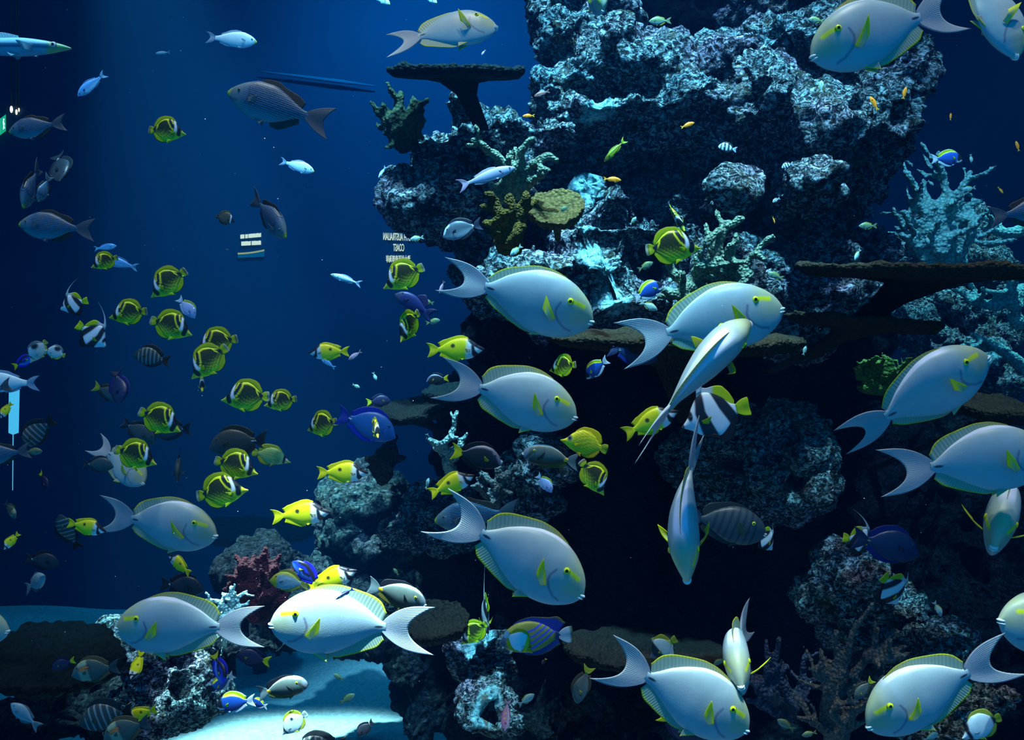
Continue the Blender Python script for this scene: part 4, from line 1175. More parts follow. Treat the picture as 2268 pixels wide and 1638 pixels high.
def make_fish(name, sp, Lm, res=1.0, bend_k=0.0, open_fin=1.0, pec_open=1.0, fins=True, tail_k=1.0):
    """root mesh = the body; local +X to the snout, +Z to the back, +Y to the fish's own left; Lm = snout to tail base in metres"""
    shp, c_col, f_col, skin = sp['shape'], sp['col'], sp['fin'], sp.get('skin', M_SKIN)
    top, bot = curve(shp['top']), curve(shp['bot'])
    wmax = shp['wid']
    wf = curve([(0, 0.14), (0.05, 0.34), (0.12, 0.60), (0.22, 0.88), (0.34, 1.0), (0.5, 0.93), (0.68, 0.68), (0.84, 0.38), (0.94, 0.20), (1.0, 0.14)])

    def bend(V):
        V = np.array(V, float).reshape(-1, 3)
        t = 0.5 - V[:, 0]
        k = np.clip(t - 0.30, 0, None)
        V[:, 1] = V[:, 1] + bend_k * k * k
        return V * Lm

    nt_, nv_ = max(20, int(120 * res)), max(18, int(84 * res))
    u = np.linspace(0, 1, nt_)
    t = 0.5 * (u + (1 - np.cos(u * math.pi)) / 2) + 0.0
    t = t * 0.75 + u * 0.25
    a = np.linspace(0, 2 * math.pi, nv_, endpoint=False)
    T, A = np.meshgrid(t, a, indexing='ij')
    tp, bt = top(T), bot(T)
    c, h = (tp + bt) / 2, (tp - bt) / 2
    w = np.minimum(wmax * wf(T), h * 0.95)
    sa, cs = np.sin(A), np.cos(A)
    Z = c + h * cs
    # the flank is fullest above the middle and tapers to the belly
    Y = w * np.sign(sa) * np.abs(sa) ** 0.9 * (1 + 0.30 * cs) / 1.06
    X = 0.5 - T
    V = np.stack([X, Y, Z], -1).reshape(-1, 3)
    q = (Z - bt) / (tp - bt + 1e-9)
    C = c_col(T, Z, q).reshape(-1, 3)
    TV = np.stack([T, Z, Y], -1).reshape(-1, 3)
    fs = grid_faces(nt_, nv_, True)
    # close the snout and the tail base with their own centre vertices
    V = np.concatenate([V, [[0.5, 0, float((top(0) + bot(0)) / 2)], [-0.5, 0, float((top(1) + bot(1)) / 2)]]])
    C = np.concatenate([C, C[:1], C[-1:]]); TV = np.concatenate([TV, TV[:1], TV[-1:]])
    i0, i1 = nt_ * nv_, nt_ * nv_ + 1
    ring = np.arange(nv_); nxt = (ring + 1) % nv_
    e = (nt_ - 1) * nv_
    caps = [(i0, nxt[k], ring[k], ring[k]) for k in range(nv_)] + [(i1, e + ring[k], e + nxt[k], e + nxt[k]) for k in range(nv_)]
    me_v = bend(V)
    o = fish_mesh(name, me_v, fs, caps, skin, {'Col': ('FLOAT_COLOR', C), 'tv': ('FLOAT_VECTOR', TV)})
    if not fins: return o
    nr = max(5, int(12 * res)); ns = max(8, int(30 * res))
    ctr = lambda x: (top(x) + bot(x)) / 2

    def median(name_, t0, t1, hs, sweep, up):
        s = np.linspace(0, 1, ns)
        tb = t0 + (t1 - t0) * s
        edge = top if up else bot
        zb = edge(tb)
        sg = 1 if up else -1
        hh = curve([(k / (len(hs) - 1), v) for k, v in enumerate(hs)])(s) * open_fin
        r = np.linspace(0, 1, nr)
        # the outward direction leans with the outline
        dz = (edge(tb + 0.01) - edge(tb - 0.01)) / 0.02
        nx_, nz_ = -dz * sg * sg, np.ones_like(dz) * sg
        ln = np.hypot(dz, 1)
        dx, dzv = (dz * sg / ln) * 0.5 * sg, sg / ln
        Pt = np.zeros((ns, nr, 3))
        Pt[..., 0] = (0.5 - tb)[:, None] - (sweep * hh)[:, None] * r ** 1.3
        Pt[..., 2] = (zb - sg * 0.018)[:, None] + sg * (hh + 0.018)[:, None] * r
        th = (0.007 * (1 - r) + 0.0015)[None, :].repeat(ns, 0) * (0.4 + 0.6 * np.sin(np.clip(s, 0.05, 0.95) * math.pi))[:, None]
        sheet(name_, Pt, th, np.array([0, 1.0, 0]), name_, f_col, o, bend)

    d = shp['dorsal']; median('dorsal_fin', d[0], d[1], d[2], d[3], True)
    d = shp['anal']; median('anal_fin', d[0], d[1], d[2], d[3], False)
    # tail
    kind, tl, th_, ml = shp['tail']
    th_ *= tail_k
    nt2 = max(11, int(36 * res)) | 1
    s = np.linspace(-1, 1, nt2)
    r = np.linspace(0, 1, nr)
    zb = ctr(1.0) + s * (top(1.0) - bot(1.0)) / 2 * 0.96
    if kind == 'lunate':
        xe = ml + (tl - ml) * np.abs(s) ** 2.0; ze = th_ * np.sign(s) * np.abs(s) ** 0.95
    elif kind == 'fork':
        xe = ml + (tl - ml) * np.abs(s) ** 1.5; ze = th_ * s
    else:
        xe = ml + (tl - ml) * np.abs(s) ** 2 - 0.02 * np.abs(s) ** 6; ze = th_ * s
    Pt = np.zeros((nt2, nr, 3))
    R = r[None, :]
    bow = 0.065 if kind == 'lunate' else 0.03
    Pt[..., 0] = -0.5 + 0.03 - (xe[:, None] + 0.03) * (R ** (1.12 if kind == 'lunate' else 1.0))
    zz = zb[:, None] * (1 - R) + ze[:, None] * R
    zz = zz + (np.sign(s) * np.abs(s) ** 2)[:, None] * bow * np.sin(R * math.pi) * (1 - 0.3 * R)
    Pt[..., 2] = zz
    Pt[..., 1] = 0.012 * np.sin(3 * s)[:, None] * R
    th = (0.012 * (1 - R) ** 1.5 + 0.002) * np.ones((nt2, 1))
    sheet('tail_fin', Pt[::-1], th, np.array([0, 1.0, 0]), 'tail_fin', f_col, o, bend)
    # paired fins
    pt, pz, pl, pw, droop = shp['pect']
    for side in (1, -1):
        yb = float(min(wmax * wf(pt), 1)) * 0.93
        n1 = max(6, int(16 * res))
        s1 = np.linspace(0, 1, n1)
        dr = math.radians(droop)
        back = np.array([-math.cos(dr), 0, math.sin(dr)])
        outd = np.array([0, side, 0.0])
        ang = 0.42 * pec_open
        ax = back * math.cos(ang) + outd * math.sin(ang)
        crs = np.array([-math.sin(dr), 0, -math.cos(dr)])
        ll = pl * (1.0 - 0.55 * s1 ** 1.2)
        Pt = np.zeros((n1, nr, 3))
        base = np.array([0.5 - pt, side * (yb - 0.012), pz])
        for k in range(n1):
            b0 = base + crs * (s1[k] - 0.5) * 0.05
            tip = base + ax * ll[k] + crs * (s1[k] - 0.25) * pw
            Pt[k] = b0 + (tip - b0) * r[:, None]
            Pt[k, :, 1] += side * 0.025 * np.sin(r * math.pi)
        th = np.broadcast_to((0.004 * (1 - r) + 0.001)[None, :], (n1, nr))
        nn = np.cross(ax, crs); nn = nn / np.linalg.norm(nn)
        sheet('pectoral_fin', Pt, th, nn, 'pectoral_fin', f_col, o, bend)
    pt, pl = shp['pelv']
    for side in (1, -1):
        n1 = max(5, int(9 * res)); s1 = np.linspace(0, 1, n1)
        base = np.array([0.5 - pt, side * 0.02, float(bot(pt)) + 0.02])
        Pt = np.zeros((n1, nr, 3))
        for k in range(n1):
            b0 = base + np.array([-0.07 * s1[k], 0, 0])
            tip = base + np.array([-pl * (0.95 - 0.35 * s1[k]) - 0.05 * s1[k], side * 0.02, -pl * (0.55 - 0.45 * s1[k]) * open_fin])
            Pt[k] = b0 + (tip - b0) * r[:, None]
        th = np.broadcast_to((0.005 * (1 - r) + 0.001)[None, :], (n1, nr))
        sheet('pelvic_fin', Pt, th, np.array([0, 1.0, 0]), 'pelvic_fin', f_col, o, bend)
    # banner filament
    if 'filament' in shp:
        ft, fl = shp['filament']
        n1 = 22; ss = np.linspace(0, 1, n1)
        cx = 0.5 - ft - fl * (0.25 * ss + 0.45 * ss ** 2)
        cz = float(top(ft)) + 0.02 + fl * (0.78 * ss - 0.15 * ss ** 2)
        wdt = 0.045 * (1 - ss) ** 0.8 + 0.006
        Pt = np.zeros((n1, 4, 3))
        for j in range(4):
            Pt[:, j, 0] = cx - wdt * (j / 1.5 - 1); Pt[:, j, 2] = cz + wdt * 0.3 * (j / 1.5 - 1)
        th = np.repeat((0.006 * (1 - ss) + 0.002)[:, None], 4, 1)
        sheet('filament', Pt, th, np.array([0, 1.0, 0]), 'filament', lambda k_, s_, r_: flat(s_, (0.66, 0.72, 0.78)), o, bend)
    if shp.get('lips') and res > 0.6:
        for zz_, rz_, xx_ in ((0.012, 0.016, 0.476), (-0.014, 0.011, 0.470)):
            E = ICO_V * np.array([0.042, 0.036, rz_]) + np.array([xx_, 0, zz_])
            mesh_obj('lip', bend(E), ICO_F, M_SKIN, o, {'Col': ('FLOAT_COLOR', flat(E[:, 0], (0.72, 0.76, 0.74))), 'tv': ('FLOAT_VECTOR', E)})
    # eyes
    et, ez, er = shp['eye']
    ne = 14 if res > 0.6 else 9
    ua, va = np.meshgrid(np.linspace(0, math.pi, ne), np.linspace(0, 2 * math.pi, ne + 4, endpoint=False), indexing='ij')
    hh, cc_ = float((top(et) - bot(et)) / 2), float(ctr(et))
    cs = np.clip((ez - cc_) / hh, -1, 1); sa = math.sqrt(1 - cs * cs)
    ye = float(min(wmax * wf(et), hh * 0.95)) * sa ** 0.9 * (1 + 0.30 * cs) / 1.06
    for side in (1, -1):
        E = np.stack([np.sin(ua) * np.cos(va) * er, side * np.cos(ua) * er * 0.6, np.sin(ua) * np.sin(va) * er], -1).reshape(-1, 3)
        E = E + np.array([0.5 - et, side * (ye - er * 0.12), ez])
        rad = (np.sin(ua) * np.where(ua < math.pi / 2, 1, 2)).ravel()
        ec = np.where(rad[:, None] < 0.46, np.array([[0.004, 0.004, 0.006]]), np.array([list(shp['iris'])]))
        ec = np.where(rad[:, None] > 0.9, np.array([list(shp['iris'])]) * 0.55, ec)
        fcs = grid_faces(ne, ne + 4, True)
        big = res > 0.6
        if big: ec = np.where(rad[:, None] > 0.9, np.array([list(shp['iris'])]) * 0.55, np.array([list(shp['iris'])]))
        eo = mesh_obj('eye', bend(E), fcs if side < 0 else fcs[:, ::-1], M_EYE, o, {'Col': ('FLOAT_COLOR', ec)})
        if big:
            Pp = ICO_V * np.array([er * 0.46, er * 0.20, er * 0.46]) + np.array([0.5 - et, side * (ye + er * 0.42), ez])
            mesh_obj('pupil', bend(Pp), ICO_F, M_EYE, eo, {'Col': ('FLOAT_COLOR', np.full((len(Pp), 3), 0.004))})
    return o


def fish_mesh(name, V, quads, caps, mat, attrs):
    """body mesh: quads plus triangle caps"""
    me = bpy.data.meshes.new(name)
    nv = len(V)
    me.vertices.add(nv); me.vertices.foreach_set('co', np.asarray(V, np.float32).ravel())
    tris = np.array([c[:3] for c in caps], np.int32)
    li = np.concatenate([quads.astype(np.int32).ravel(), tris.ravel()])
    st = np.concatenate([np.arange(len(quads)) * 4, len(quads) * 4 + np.arange(len(tris)) * 3]).astype(np.int32)
    me.loops.add(len(li)); me.loops.foreach_set('vertex_index', li)
    me.polygons.add(len(st)); me.polygons.foreach_set('loop_start', st)
    me.polygons.foreach_set('use_smooth', np.ones(len(st), bool))
    for an, (typ, arr) in attrs.items():
        a = me.attributes.new(an, typ, 'POINT')
        if typ == 'FLOAT_COLOR':
            a.data.foreach_set('color', np.concatenate([arr, np.ones((nv, 1))], 1).astype(np.float32).ravel())
        else:
            a.data.foreach_set('vector', arr.astype(np.float32).ravel())
    me.update(calc_edges=True); me.validate()
    me.materials.append(mat)
    o = bpy.data.objects.new(name, me)
    COL.objects.link(o)
    return o


def swim(sp, n, t, y, label, yaw=0.0, roll=0.0, bend=0.0, group=None, open_fin=1.0, pec=1.0, res=None, up=None, tail_k=1.0):
    """n, t: pixels of the snout and of the tail base; y: distance of the middle of the body; yaw > 0 turns the head towards the viewer"""
    sp = SPECIES[sp]
    lp = math.hypot(n[0] - t[0], n[1] - t[1]) / F * y
    dlt = 0.5 * lp * math.tan(math.radians(yaw))
    A, B = at(n[0], n[1], y - dlt), at(t[0], t[1], y + dlt)
    X = (A - B)
    Lm = X.length
    X.normalize()
    Z = Vector(up) if up else Vector((0, 0, 1))
    Z = (Z - X * Z.dot(X)).normalized()
    if Z.cross(X).y < 0: roll = -roll          # roll > 0 tips the back towards the viewer
    Z = Matrix.Rotation(math.radians(roll), 3, X) @ Z
    Y = Z.cross(X)
    px = Lm / y * F
    if res is None: res = float(np.clip(px / 170.0, 0.32, 1.3))
    o = make_fish(sp['name'], sp, Lm, res, bend, open_fin, pec, True, tail_k)
    o.matrix_world = Matrix(((X.x, Y.x, Z.x, 0), (X.y, Y.y, Z.y, 0), (X.z, Y.z, Z.z, 0), (0, 0, 0, 1)))
    o.location = (A + B) / 2
    set_props(o, label, sp.get('cat', 'fish'), group or sp.get('group'))
    return o
# ------------------------------------------------------------------ fish: kinds
def kind(name, shape, cf, skin=None, group=None):
    d = dict(name=name, shape=shape, col=cf[0], fin=cf[1], group=group)
    if skin: d['skin'] = skin
    return d


GREY = (0.24, 0.28, 0.30)
SPECIES = dict(
    surgeon=kind('surgeonfish', S_OVAL, (c_surgeon, f_surgeon)),
    raccoon=kind('butterflyfish', S_DISC, (c_raccoon, f_raccoon)),
    fox=kind('rabbitfish', S_FOX, (c_fox, f_fox)),
    chub=kind('chub', S_CHUB, (c_chub, f_chub), M_CHUB),
    palechub=kind('chub', S_CHUB, plain((0.20, 0.30, 0.34), belly=(0.26, 0.38, 0.40), tail=(0.20, 0.28, 0.32), dor=(0.16, 0.22, 0.24))),
    banner=kind('bannerfish', S_BANNER, (c_banner, f_banner)),
    banner_low=kind('bannerfish', variant(S_BANNER, filament=(0.42, 0.35)), (c_banner, f_banner)),
    powder=kind('tang', S_TANG, (c_powder, f_powder)),
    pale_tang=kind('tang', S_TANG, plain((0.34, 0.42, 0.72), belly=(0.3, 0.4, 0.7), tail=(0.55, 0.65, 0.8), dor=(0.5, 0.58, 0.05), ana=(0.5, 0.6, 0.75))),
    blue=kind('tang', S_TANG, plain((0.012, 0.080, 0.30), belly=(0.010, 0.075, 0.24), tail=(0.006, 0.03, 0.34), dor=(0.006, 0.025, 0.42), pec=(0.02, 0.09, 0.3),
              marks=[('blob', ((0.97, 0.01), 0.035, 0.012), (0.6, 0.62, 0.5)), ('line', ([(0.26, 0.06), (0.28, -0.02), (0.25, -0.10)], 0.008), (0.02, 0.03, 0.12))])),
    navy=kind('tang', S_TANG, plain((0.006, 0.018, 0.075), belly=(0.008, 0.02, 0.06), tail=(0.008, 0.02, 0.08), dor=(0.004, 0.012, 0.16), pec=(0.02, 0.03, 0.1),
              marks=[('blob', ((0.95, 0.01), 0.03, 0.008), (0.4, 0.35, 0.05))])),
    yellowtail=kind('tang', S_TANG, plain((0.022, 0.020, 0.060), tail=(0.74, 0.72, 0.006), dor=(0.015, 0.015, 0.06), pec=(0.35, 0.33, 0.02))),
    blacktang=kind('tang', S_TANG, plain((0.010, 0.010, 0.014), tail=(0.74, 0.72, 0.006), dor=(0.008, 0.008, 0.012), pec=(0.48, 0.46, 0.015),
                   marks=[('top', 0.90, (0.16, 0.16, 0.22)), ('line', ([(0.02, -0.05), (0.10, 0.08), (0.22, 0.19)], 0.05), (0.12, 0.12, 0.17))])),
    regal=kind('tang', scaled(S_TANG, 0.85), plain((0.008, 0.030, 0.55), belly=(0.05, 0.18, 0.60), tail=(0.52, 0.56, 0.02), dor=(0.02, 0.02, 0.60), pec=(0.4, 0.45, 0.1),
               marks=[('line', ([(0.22, 0.14), (0.45, 0.20), (0.8, 0.10), (0.98, 0.03)], 0.07), (0.006, 0.006, 0.012)), ('line', ([(0.40, 0.02), (0.55, -0.03), (0.72, 0.01)], 0.045), (0.006, 0.006, 0.012))])),
    brown=kind('tang', S_TANG, plain((0.036, 0.040, 0.034), head=(0.042, 0.052, 0.055), tail=(0.012, 0.016, 0.022), dor=(0.022, 0.024, 0.018), pec=(0.09, 0.08, 0.03), edge=(0.05, 0.05, 0.02),
               marks=[('blob', ((0.93, 0.01), 0.04, 0.008), (0.6, 0.7, 0.8)), ('blob', ((1.0, 0.0), 0.025, 0.05), (0.35, 0.40, 0.40))])),
    ash=kind('tang', S_TANG, plain((0.042, 0.065, 0.070), tail=(0.015, 0.03, 0.045), dor=(0.03, 0.04, 0.05), pec=(0.12, 0.14, 0.10), edge=(0.05, 0.09, 0.12),
             marks=[('blob', ((0.99, 0.0), 0.03, 0.05), (0.35, 0.42, 0.42)), ('blob', ((0.93, 0.01), 0.035, 0.01), (0.02, 0.02, 0.02))])),
    charcoal=kind('tang', S_TANG, plain((0.020, 0.024, 0.034), tail=(0.02, 0.025, 0.035), dor=(0.014, 0.016, 0.024), marks=[('blob', ((1.0, 0.0), 0.04, 0.05), (0.5, 0.62, 0.66))])),
    sailfin=kind('tang', scaled(S_TANG, 1.05, dorsal=(0.22, 0.95, [0.06, 0.10, 0.12, 0.13, 0.14, 0.15, 0.13], 0.35)), plain((0.036, 0.044, 0.040), tail=(0.035, 0.022, 0.012), dor=(0.025, 0.03, 0.034), pec=(0.10, 0.10, 0.05),
                 marks=[('bars', (5, 0.18, 0.85, 0.12), (0.22, 0.27, 0.28)), ('blob', ((1.0, 0.0), 0.06, 0.06), (0.14, 0.2, 0.26))])),
    greybar=kind('tang', S_OVAL, plain((0.050, 0.070, 0.085), belly=(0.05, 0.08, 0.095), tail=(0.03, 0.06, 0.12), dor=(0.035, 0.045, 0.045), pec=(0.13, 0.15, 0.08), marks=[('bars', (6, 0.2, 0.8, 0.2), (0.025, 0.035, 0.045))])),
    shoulder=kind('tang', S_TANG, plain((0.055, 0.080, 0.065), belly=(0.05, 0.08, 0.07), tail=(0.04, 0.07, 0.08), dor=(0.14, 0.10, 0.04), pec=(0.12, 0.16, 0.14),
                  marks=[('front', 0.46, (0.24, 0.30, 0.19)), ('front', 0.22, (0.08, 0.12, 0.11)), ('line', ([(0.26, 0.075), (0.48, 0.115)], 0.050), (0.015, 0.015, 0.015)), ('line', ([(0.26, 0.075), (0.47, 0.11)], 0.026), (0.70, 0.16, 0.015))])),
    naso=kind('tang', scaled(S_OVAL, 0.86, tail=('fork', 0.24, 0.20, 0.17)), plain((0.11, 0.15, 0.13), belly=(0.022, 0.028, 0.016), tail=(0.16, 0.24, 0.26), dor=(0.012, 0.014, 0.022), ana=(0.16, 0.14, 0.02), pec=(0.05, 0.06, 0.05), edge=None,
              marks=[('top', 0.955, (0.62, 0.70, 0.76)), ('front', 0.14, (0.18, 0.22, 0.26)), ('line', ([(0.20, 0.08), (0.14, 0.0), (0.10, -0.07)], 0.03), (0.05, 0.06, 0.05)), ('blob', ((0.965, 0.005), 0.06, 0.05), (0.85, 0.50, 0.01))])),
    cheek=kind('tang', S_TANG, plain((0.055, 0.075, 0.10), belly=(0.22, 0.26, 0.30), tail=(0.014, 0.02, 0.05), dor=(0.014, 0.016, 0.03), pec=(0.05, 0.06, 0.08),
               marks=[('line', ([(0.05, 0.02), (0.12, 0.14), (0.24, 0.22)], 0.045), (0.42, 0.48, 0.54)), ('blob', ((0.98, 0.02), 0.035, 0.04), (0.55, 0.60, 0.64)), ('blob', ((0.94, -0.01), 0.02, 0.012), (0.6, 0.1, 0.02))])),
    lattice=kind('butterflyfish', scaled(S_DISC, 0.72), plain((0.34, 0.48, 0.16), belly=(0.40, 0.54, 0.20), head=(0.62, 0.68, 0.66), tail=(0.45, 0.52, 0.02), dor=(0.42, 0.50, 0.03), ana=(0.58, 0.48, 0.03), edge=None,
                 marks=[('rows', (16, 0.0), (0.24, 0.34, 0.08)), ('line', ([(0.20, 0.2), (0.18, 0.0), (0.2, -0.14)], 0.035), BLK), ('line', ([(0.0, -0.09), (0.10, -0.07)], 0.05), (0.62, 0.52, 0.02))])),
    lemon=kind('butterflyfish', scaled(S_DISC, 0.88), plain((0.80, 0.72, 0.004), belly=(0.62, 0.68, 0.004), tail=(0.45, 0.52, 0.02), dor=(0.82, 0.66, 0.006), ana=(0.80, 0.50, 0.006),
               marks=[('rows', (17, 0.25), (0.36, 0.38, 0.01)), ('blob', ((0.20, 0.04), 0.06, 0.07), (0.10, 0.14, 0.16)), ('line', ([(0.0, -0.09), (0.08, -0.08)], 0.04), (0.60, 0.52, 0.02))])),
    collared=kind('butterflyfish', scaled(S_DISC, 1.05), plain((0.075, 0.070, 0.045), tail=(0.04, 0.035, 0.03), dor=(0.10, 0.10, 0.04), ana=(0.03, 0.025, 0.02), edge=(0.14, 0.14, 0.02),
                  marks=[('front', 0.24, (0.015, 0.018, 0.025)), ('line', ([(0.30, 0.26), (0.26, 0.1), (0.27, -0.2)], 0.030), WHT)])),
    teardrop=kind('butterflyfish', S_DISC, plain((0.52, 0.64, 0.64), tail=(0.45, 0.58, 0.60), dor=(0.50, 0.55, 0.04), ana=(0.50, 0.55, 0.06),
                  marks=[('top', 0.93, (0.48, 0.55, 0.05)), ('line', ([(0.24, 0.26), (0.19, 0.06), (0.20, -0.2)], 0.030), BLK), ('blob', ((0.62, 0.16), 0.055, 0.065), BLK)])),
    pyramid=kind('butterflyfish', S_DISC, plain((0.66, 0.74, 0.80), tail=(0.66, 0.74, 0.80), dor=(0.62, 0.52, 0.015), ana=(0.62, 0.50, 0.015),
                 marks=[('front', 0.36, (0.36, 0.28, 0.012)), ('line', ([(0.40, 0.36), (0.34, 0.1), (0.28, -0.15)], 0.06), (0.60, 0.50, 0.012)), ('rear', 0.97, (0.6, 0.5, 0.02))])),
    saddle=kind('butterflyfish', S_DISC, plain((0.46, 0.56, 0.58), belly=(0.46, 0.58, 0.50), head=(0.50, 0.60, 0.50), tail=(0.5, 0.55, 0.1), dor=(0.30, 0.36, 0.38), ana=(0.48, 0.56, 0.10), edge=(0.02, 0.02, 0.03),
                marks=[('blob', ((0.66, 0.24), 0.16, 0.14), BLK), ('line', ([(0.20, 0.2), (0.19, 0.0), (0.2, -0.14)], 0.022), (0.25, 0.28, 0.1))])),
    whiteblack=kind('butterflyfish', S_DISC, plain((0.46, 0.62, 0.68), tail=(0.48, 0.55, 0.03), dor=(0.40, 0.46, 0.05), ana=(0.40, 0.46, 0.05), marks=[('rear', 0.90, BLK), ('line', ([(0.24, 0.26), (0.19, 0.06), (0.22, -0.2)], 0.045), BLK)])),
    longfin=kind('bannerfish', variant(S_BANNER, filament=(0.42, 0.10)), plain((0.42, 0.52, 0.50), tail=(0.48, 0.5, 0.03), dor=(0.50, 0.46, 0.02), ana=(0.55, 0.62, 0.62), pec=(0.5, 0.5, 0.03),
                 marks=[('front', 0.44, (0.012, 0.014, 0.02)), ('front', 0.16, (0.10, 0.14, 0.18)), ('line', ([(0.86, 0.2), (0.95, 0.0), (0.9, -0.2)], 0.04), (0.40, 0.42, 0.03))])),
    angel=kind('angelfish', scaled(S_TANG, 0.92, tail=('fan', 0.20, 0.14, 0.20), dorsal=(0.22, 0.97, [0.03, 0.05, 0.06, 0.07, 0.10, 0.17, 0.14], 0.9)), plain((0.22, 0.26, 0.045), tail=(0.50, 0.66, 0.76), dor=(0.02, 0.05, 0.40), ana=(0.02, 0.06, 0.32), pec=(0.5, 0.5, 0.05), edge=(0.10, 0.12, 0.02),
               marks=[('rear', 0.90, (0.012, 0.02, 0.10))] + [('line', ([(0.26 + 0.01 * k, -0.24 + 0.10 * k), (0.52 + 0.02 * k, -0.17 + 0.105 * k), (0.74, -0.04 + 0.095 * k), (0.90, 0.09 + 0.08 * k)], 0.014), (0.008, 0.06, 0.75)) for k in range(0, 4)]
               + [('line', ([(0.06, 0.02), (0.16, 0.0), (0.30, -0.12)], 0.012), (0.012, 0.06, 0.7)), ('front', 0.10, (0.05, 0.08, 0.14))])),
    striped_angel=kind('angelfish', S_TANG, plain((0.20, 0.34, 0.44), head=(0.46, 0.44, 0.03), tail=(0.4, 0.45, 0.1), dor=(0.34, 0.38, 0.05), marks=[('rows', (17, 0.1), (0.34, 0.48, 0.56)), ('front', 0.24, (0.44, 0.42, 0.02)), ('top', 0.85, (0.40, 0.42, 0.03))])),
    trigger=kind('triggerfish', scaled(S_TANG, 0.78, dorsal=(0.55, 0.92, [0.08, 0.20, 0.16, 0.08], 0.5), anal=(0.56, 0.92, [0.06, 0.18, 0.14, 0.06], 0.5), tail=('lunate', 0.30, 0.20, 0.15)), plain((0.018, 0.026, 0.13), head=(0.04, 0.045, 0.10), tail=(0.015, 0.02, 0.11), dor=(0.012, 0.016, 0.09), pec=(0.02, 0.03, 0.1))),
    silver=kind('fusilier', S_SLIM, plain((0.60, 0.76, 0.78), belly=(0.24, 0.55, 0.68), tail=(0.30, 0.42, 0.60), dor=(0.25, 0.4, 0.6), marks=[('front', 0.06, (0.5, 0.58, 0.1))])),
    deepsilver=kind('jack', scaled(S_SLIM, 1.65), plain((0.66, 0.80, 0.84), belly=(0.34, 0.62, 0.74), tail=(0.25, 0.42, 0.60), dor=(0.25, 0.4, 0.6), marks=[('front', 0.05, (0.45, 0.52, 0.08))])),
    bluefish=kind('jack', scaled(S_SLIM, 1.5), plain((0.06, 0.20, 0.44), belly=(0.20, 0.42, 0.60), tail=(0.12, 0.30, 0.5), dor=(0.05, 0.12, 0.3))),
    lilac=kind('fusilier', S_SLIM, plain((0.44, 0.36, 0.52), belly=(0.42, 0.52, 0.66), tail=(0.42, 0.28, 0.40), dor=(0.40, 0.34, 0.45), marks=[('line', ([(0.1, 0.05), (0.5, 0.07), (0.95, 0.01)], 0.008), (0.36, 0.28, 0.10))])),
    longfish=kind('barracuda', scaled(S_SLIM, 0.55, tail=('fork', 0.1, 0.07, 0.05)), plain((0.22, 0.45, 0.56), belly=(0.12, 0.32, 0.46), tail=(0.2, 0.36, 0.45), dor=(0.2, 0.4, 0.5), marks=[('front', 0.16, (0.20, 0.34, 0.14)), ('line', ([(0.15, 0.0), (0.95, 0.0)], 0.014), (0.03, 0.13, 0.24))])),
    anthias=kind('anthias', scaled(S_SLIM, 1.45), plain((0.90, 0.24, 0.006), tail=(0.85, 0.42, 0.01), dor=(0.88, 0.32, 0.01))),
    pink=kind('anthias', scaled(S_SLIM, 1.45), plain((0.40, 0.22, 0.30), belly=(0.44, 0.36, 0.46), tail=(0.30, 0.16, 0.10), dor=(0.38, 0.18, 0.22))),
    red=kind('anthias', scaled(S_SLIM, 1.4), plain((0.24, 0.08, 0.055), belly=(0.3, 0.2, 0.2), tail=(0.24, 0.10, 0.08), dor=(0.22, 0.07, 0.05))),
    wrasse=kind('wrasse', S_SLIM, plain((0.24, 0.33, 0.012), tail=(0.32, 0.42, 0.015), dor=(0.24, 0.30, 0.01), marks=[('line', ([(0.05, 0.03), (0.95, 0.0)], 0.02), (0.16, 0.12, 0.01))])),
    cleaner=kind('wrasse', scaled(S_SLIM, 0.8), plain((0.30, 0.42, 0.60), tail=(0.02, 0.04, 0.25), dor=(0.02, 0.03, 0.2), marks=[('line', ([(0.0, 0.0), (0.5, 0.03), (1.0, 0.0)], 0.04), (0.008, 0.010, 0.03))])),
    humbug=kind('damselfish', S_TANG, plain((0.50, 0.60, 0.66), tail=(0.30, 0.40, 0.46), dor=(0.012, 0.014, 0.02), ana=(0.012, 0.014, 0.02), marks=[('bars', (3, 0.16, 0.94, 0.24), (0.010, 0.012, 0.018))])),
    damsel=kind('damselfish', S_CHUB, plain((0.12, 0.17, 0.07), belly=(0.12, 0.22, 0.24), tail=(0.14, 0.18, 0.08), dor=(0.20, 0.21, 0.02), ana=(0.22, 0.24, 0.02))),
    paledamsel=kind('damselfish', S_CHUB, plain((0.30, 0.44, 0.38), belly=(0.26, 0.44, 0.46), tail=(0.30, 0.42, 0.40), dor=(0.38, 0.40, 0.06), ana=(0.4, 0.42, 0.08))),
    coral_fish=kind('hawkfish', scaled(S_SLIM, 1.5), plain((0.34, 0.14, 0.26), belly=(0.40, 0.34, 0.46), tail=(0.3, 0.2, 0.3), dor=(0.3, 0.12, 0.2), marks=[('blob', ((0.45, 0.05), 0.04, 0.03), (0.5, 0.4, 0.05)), ('blob', ((0.65, 0.03), 0.04, 0.03), (0.5, 0.4, 0.05))])),
    brownspot=kind('tang', scaled(S_TANG, 0.9), plain((0.055, 0.075, 0.070), belly=(0.07, 0.10, 0.11), tail=(0.40, 0.45, 0.03), dor=(0.05, 0.05, 0.03), pec=(0.45, 0.42, 0.02))),
)

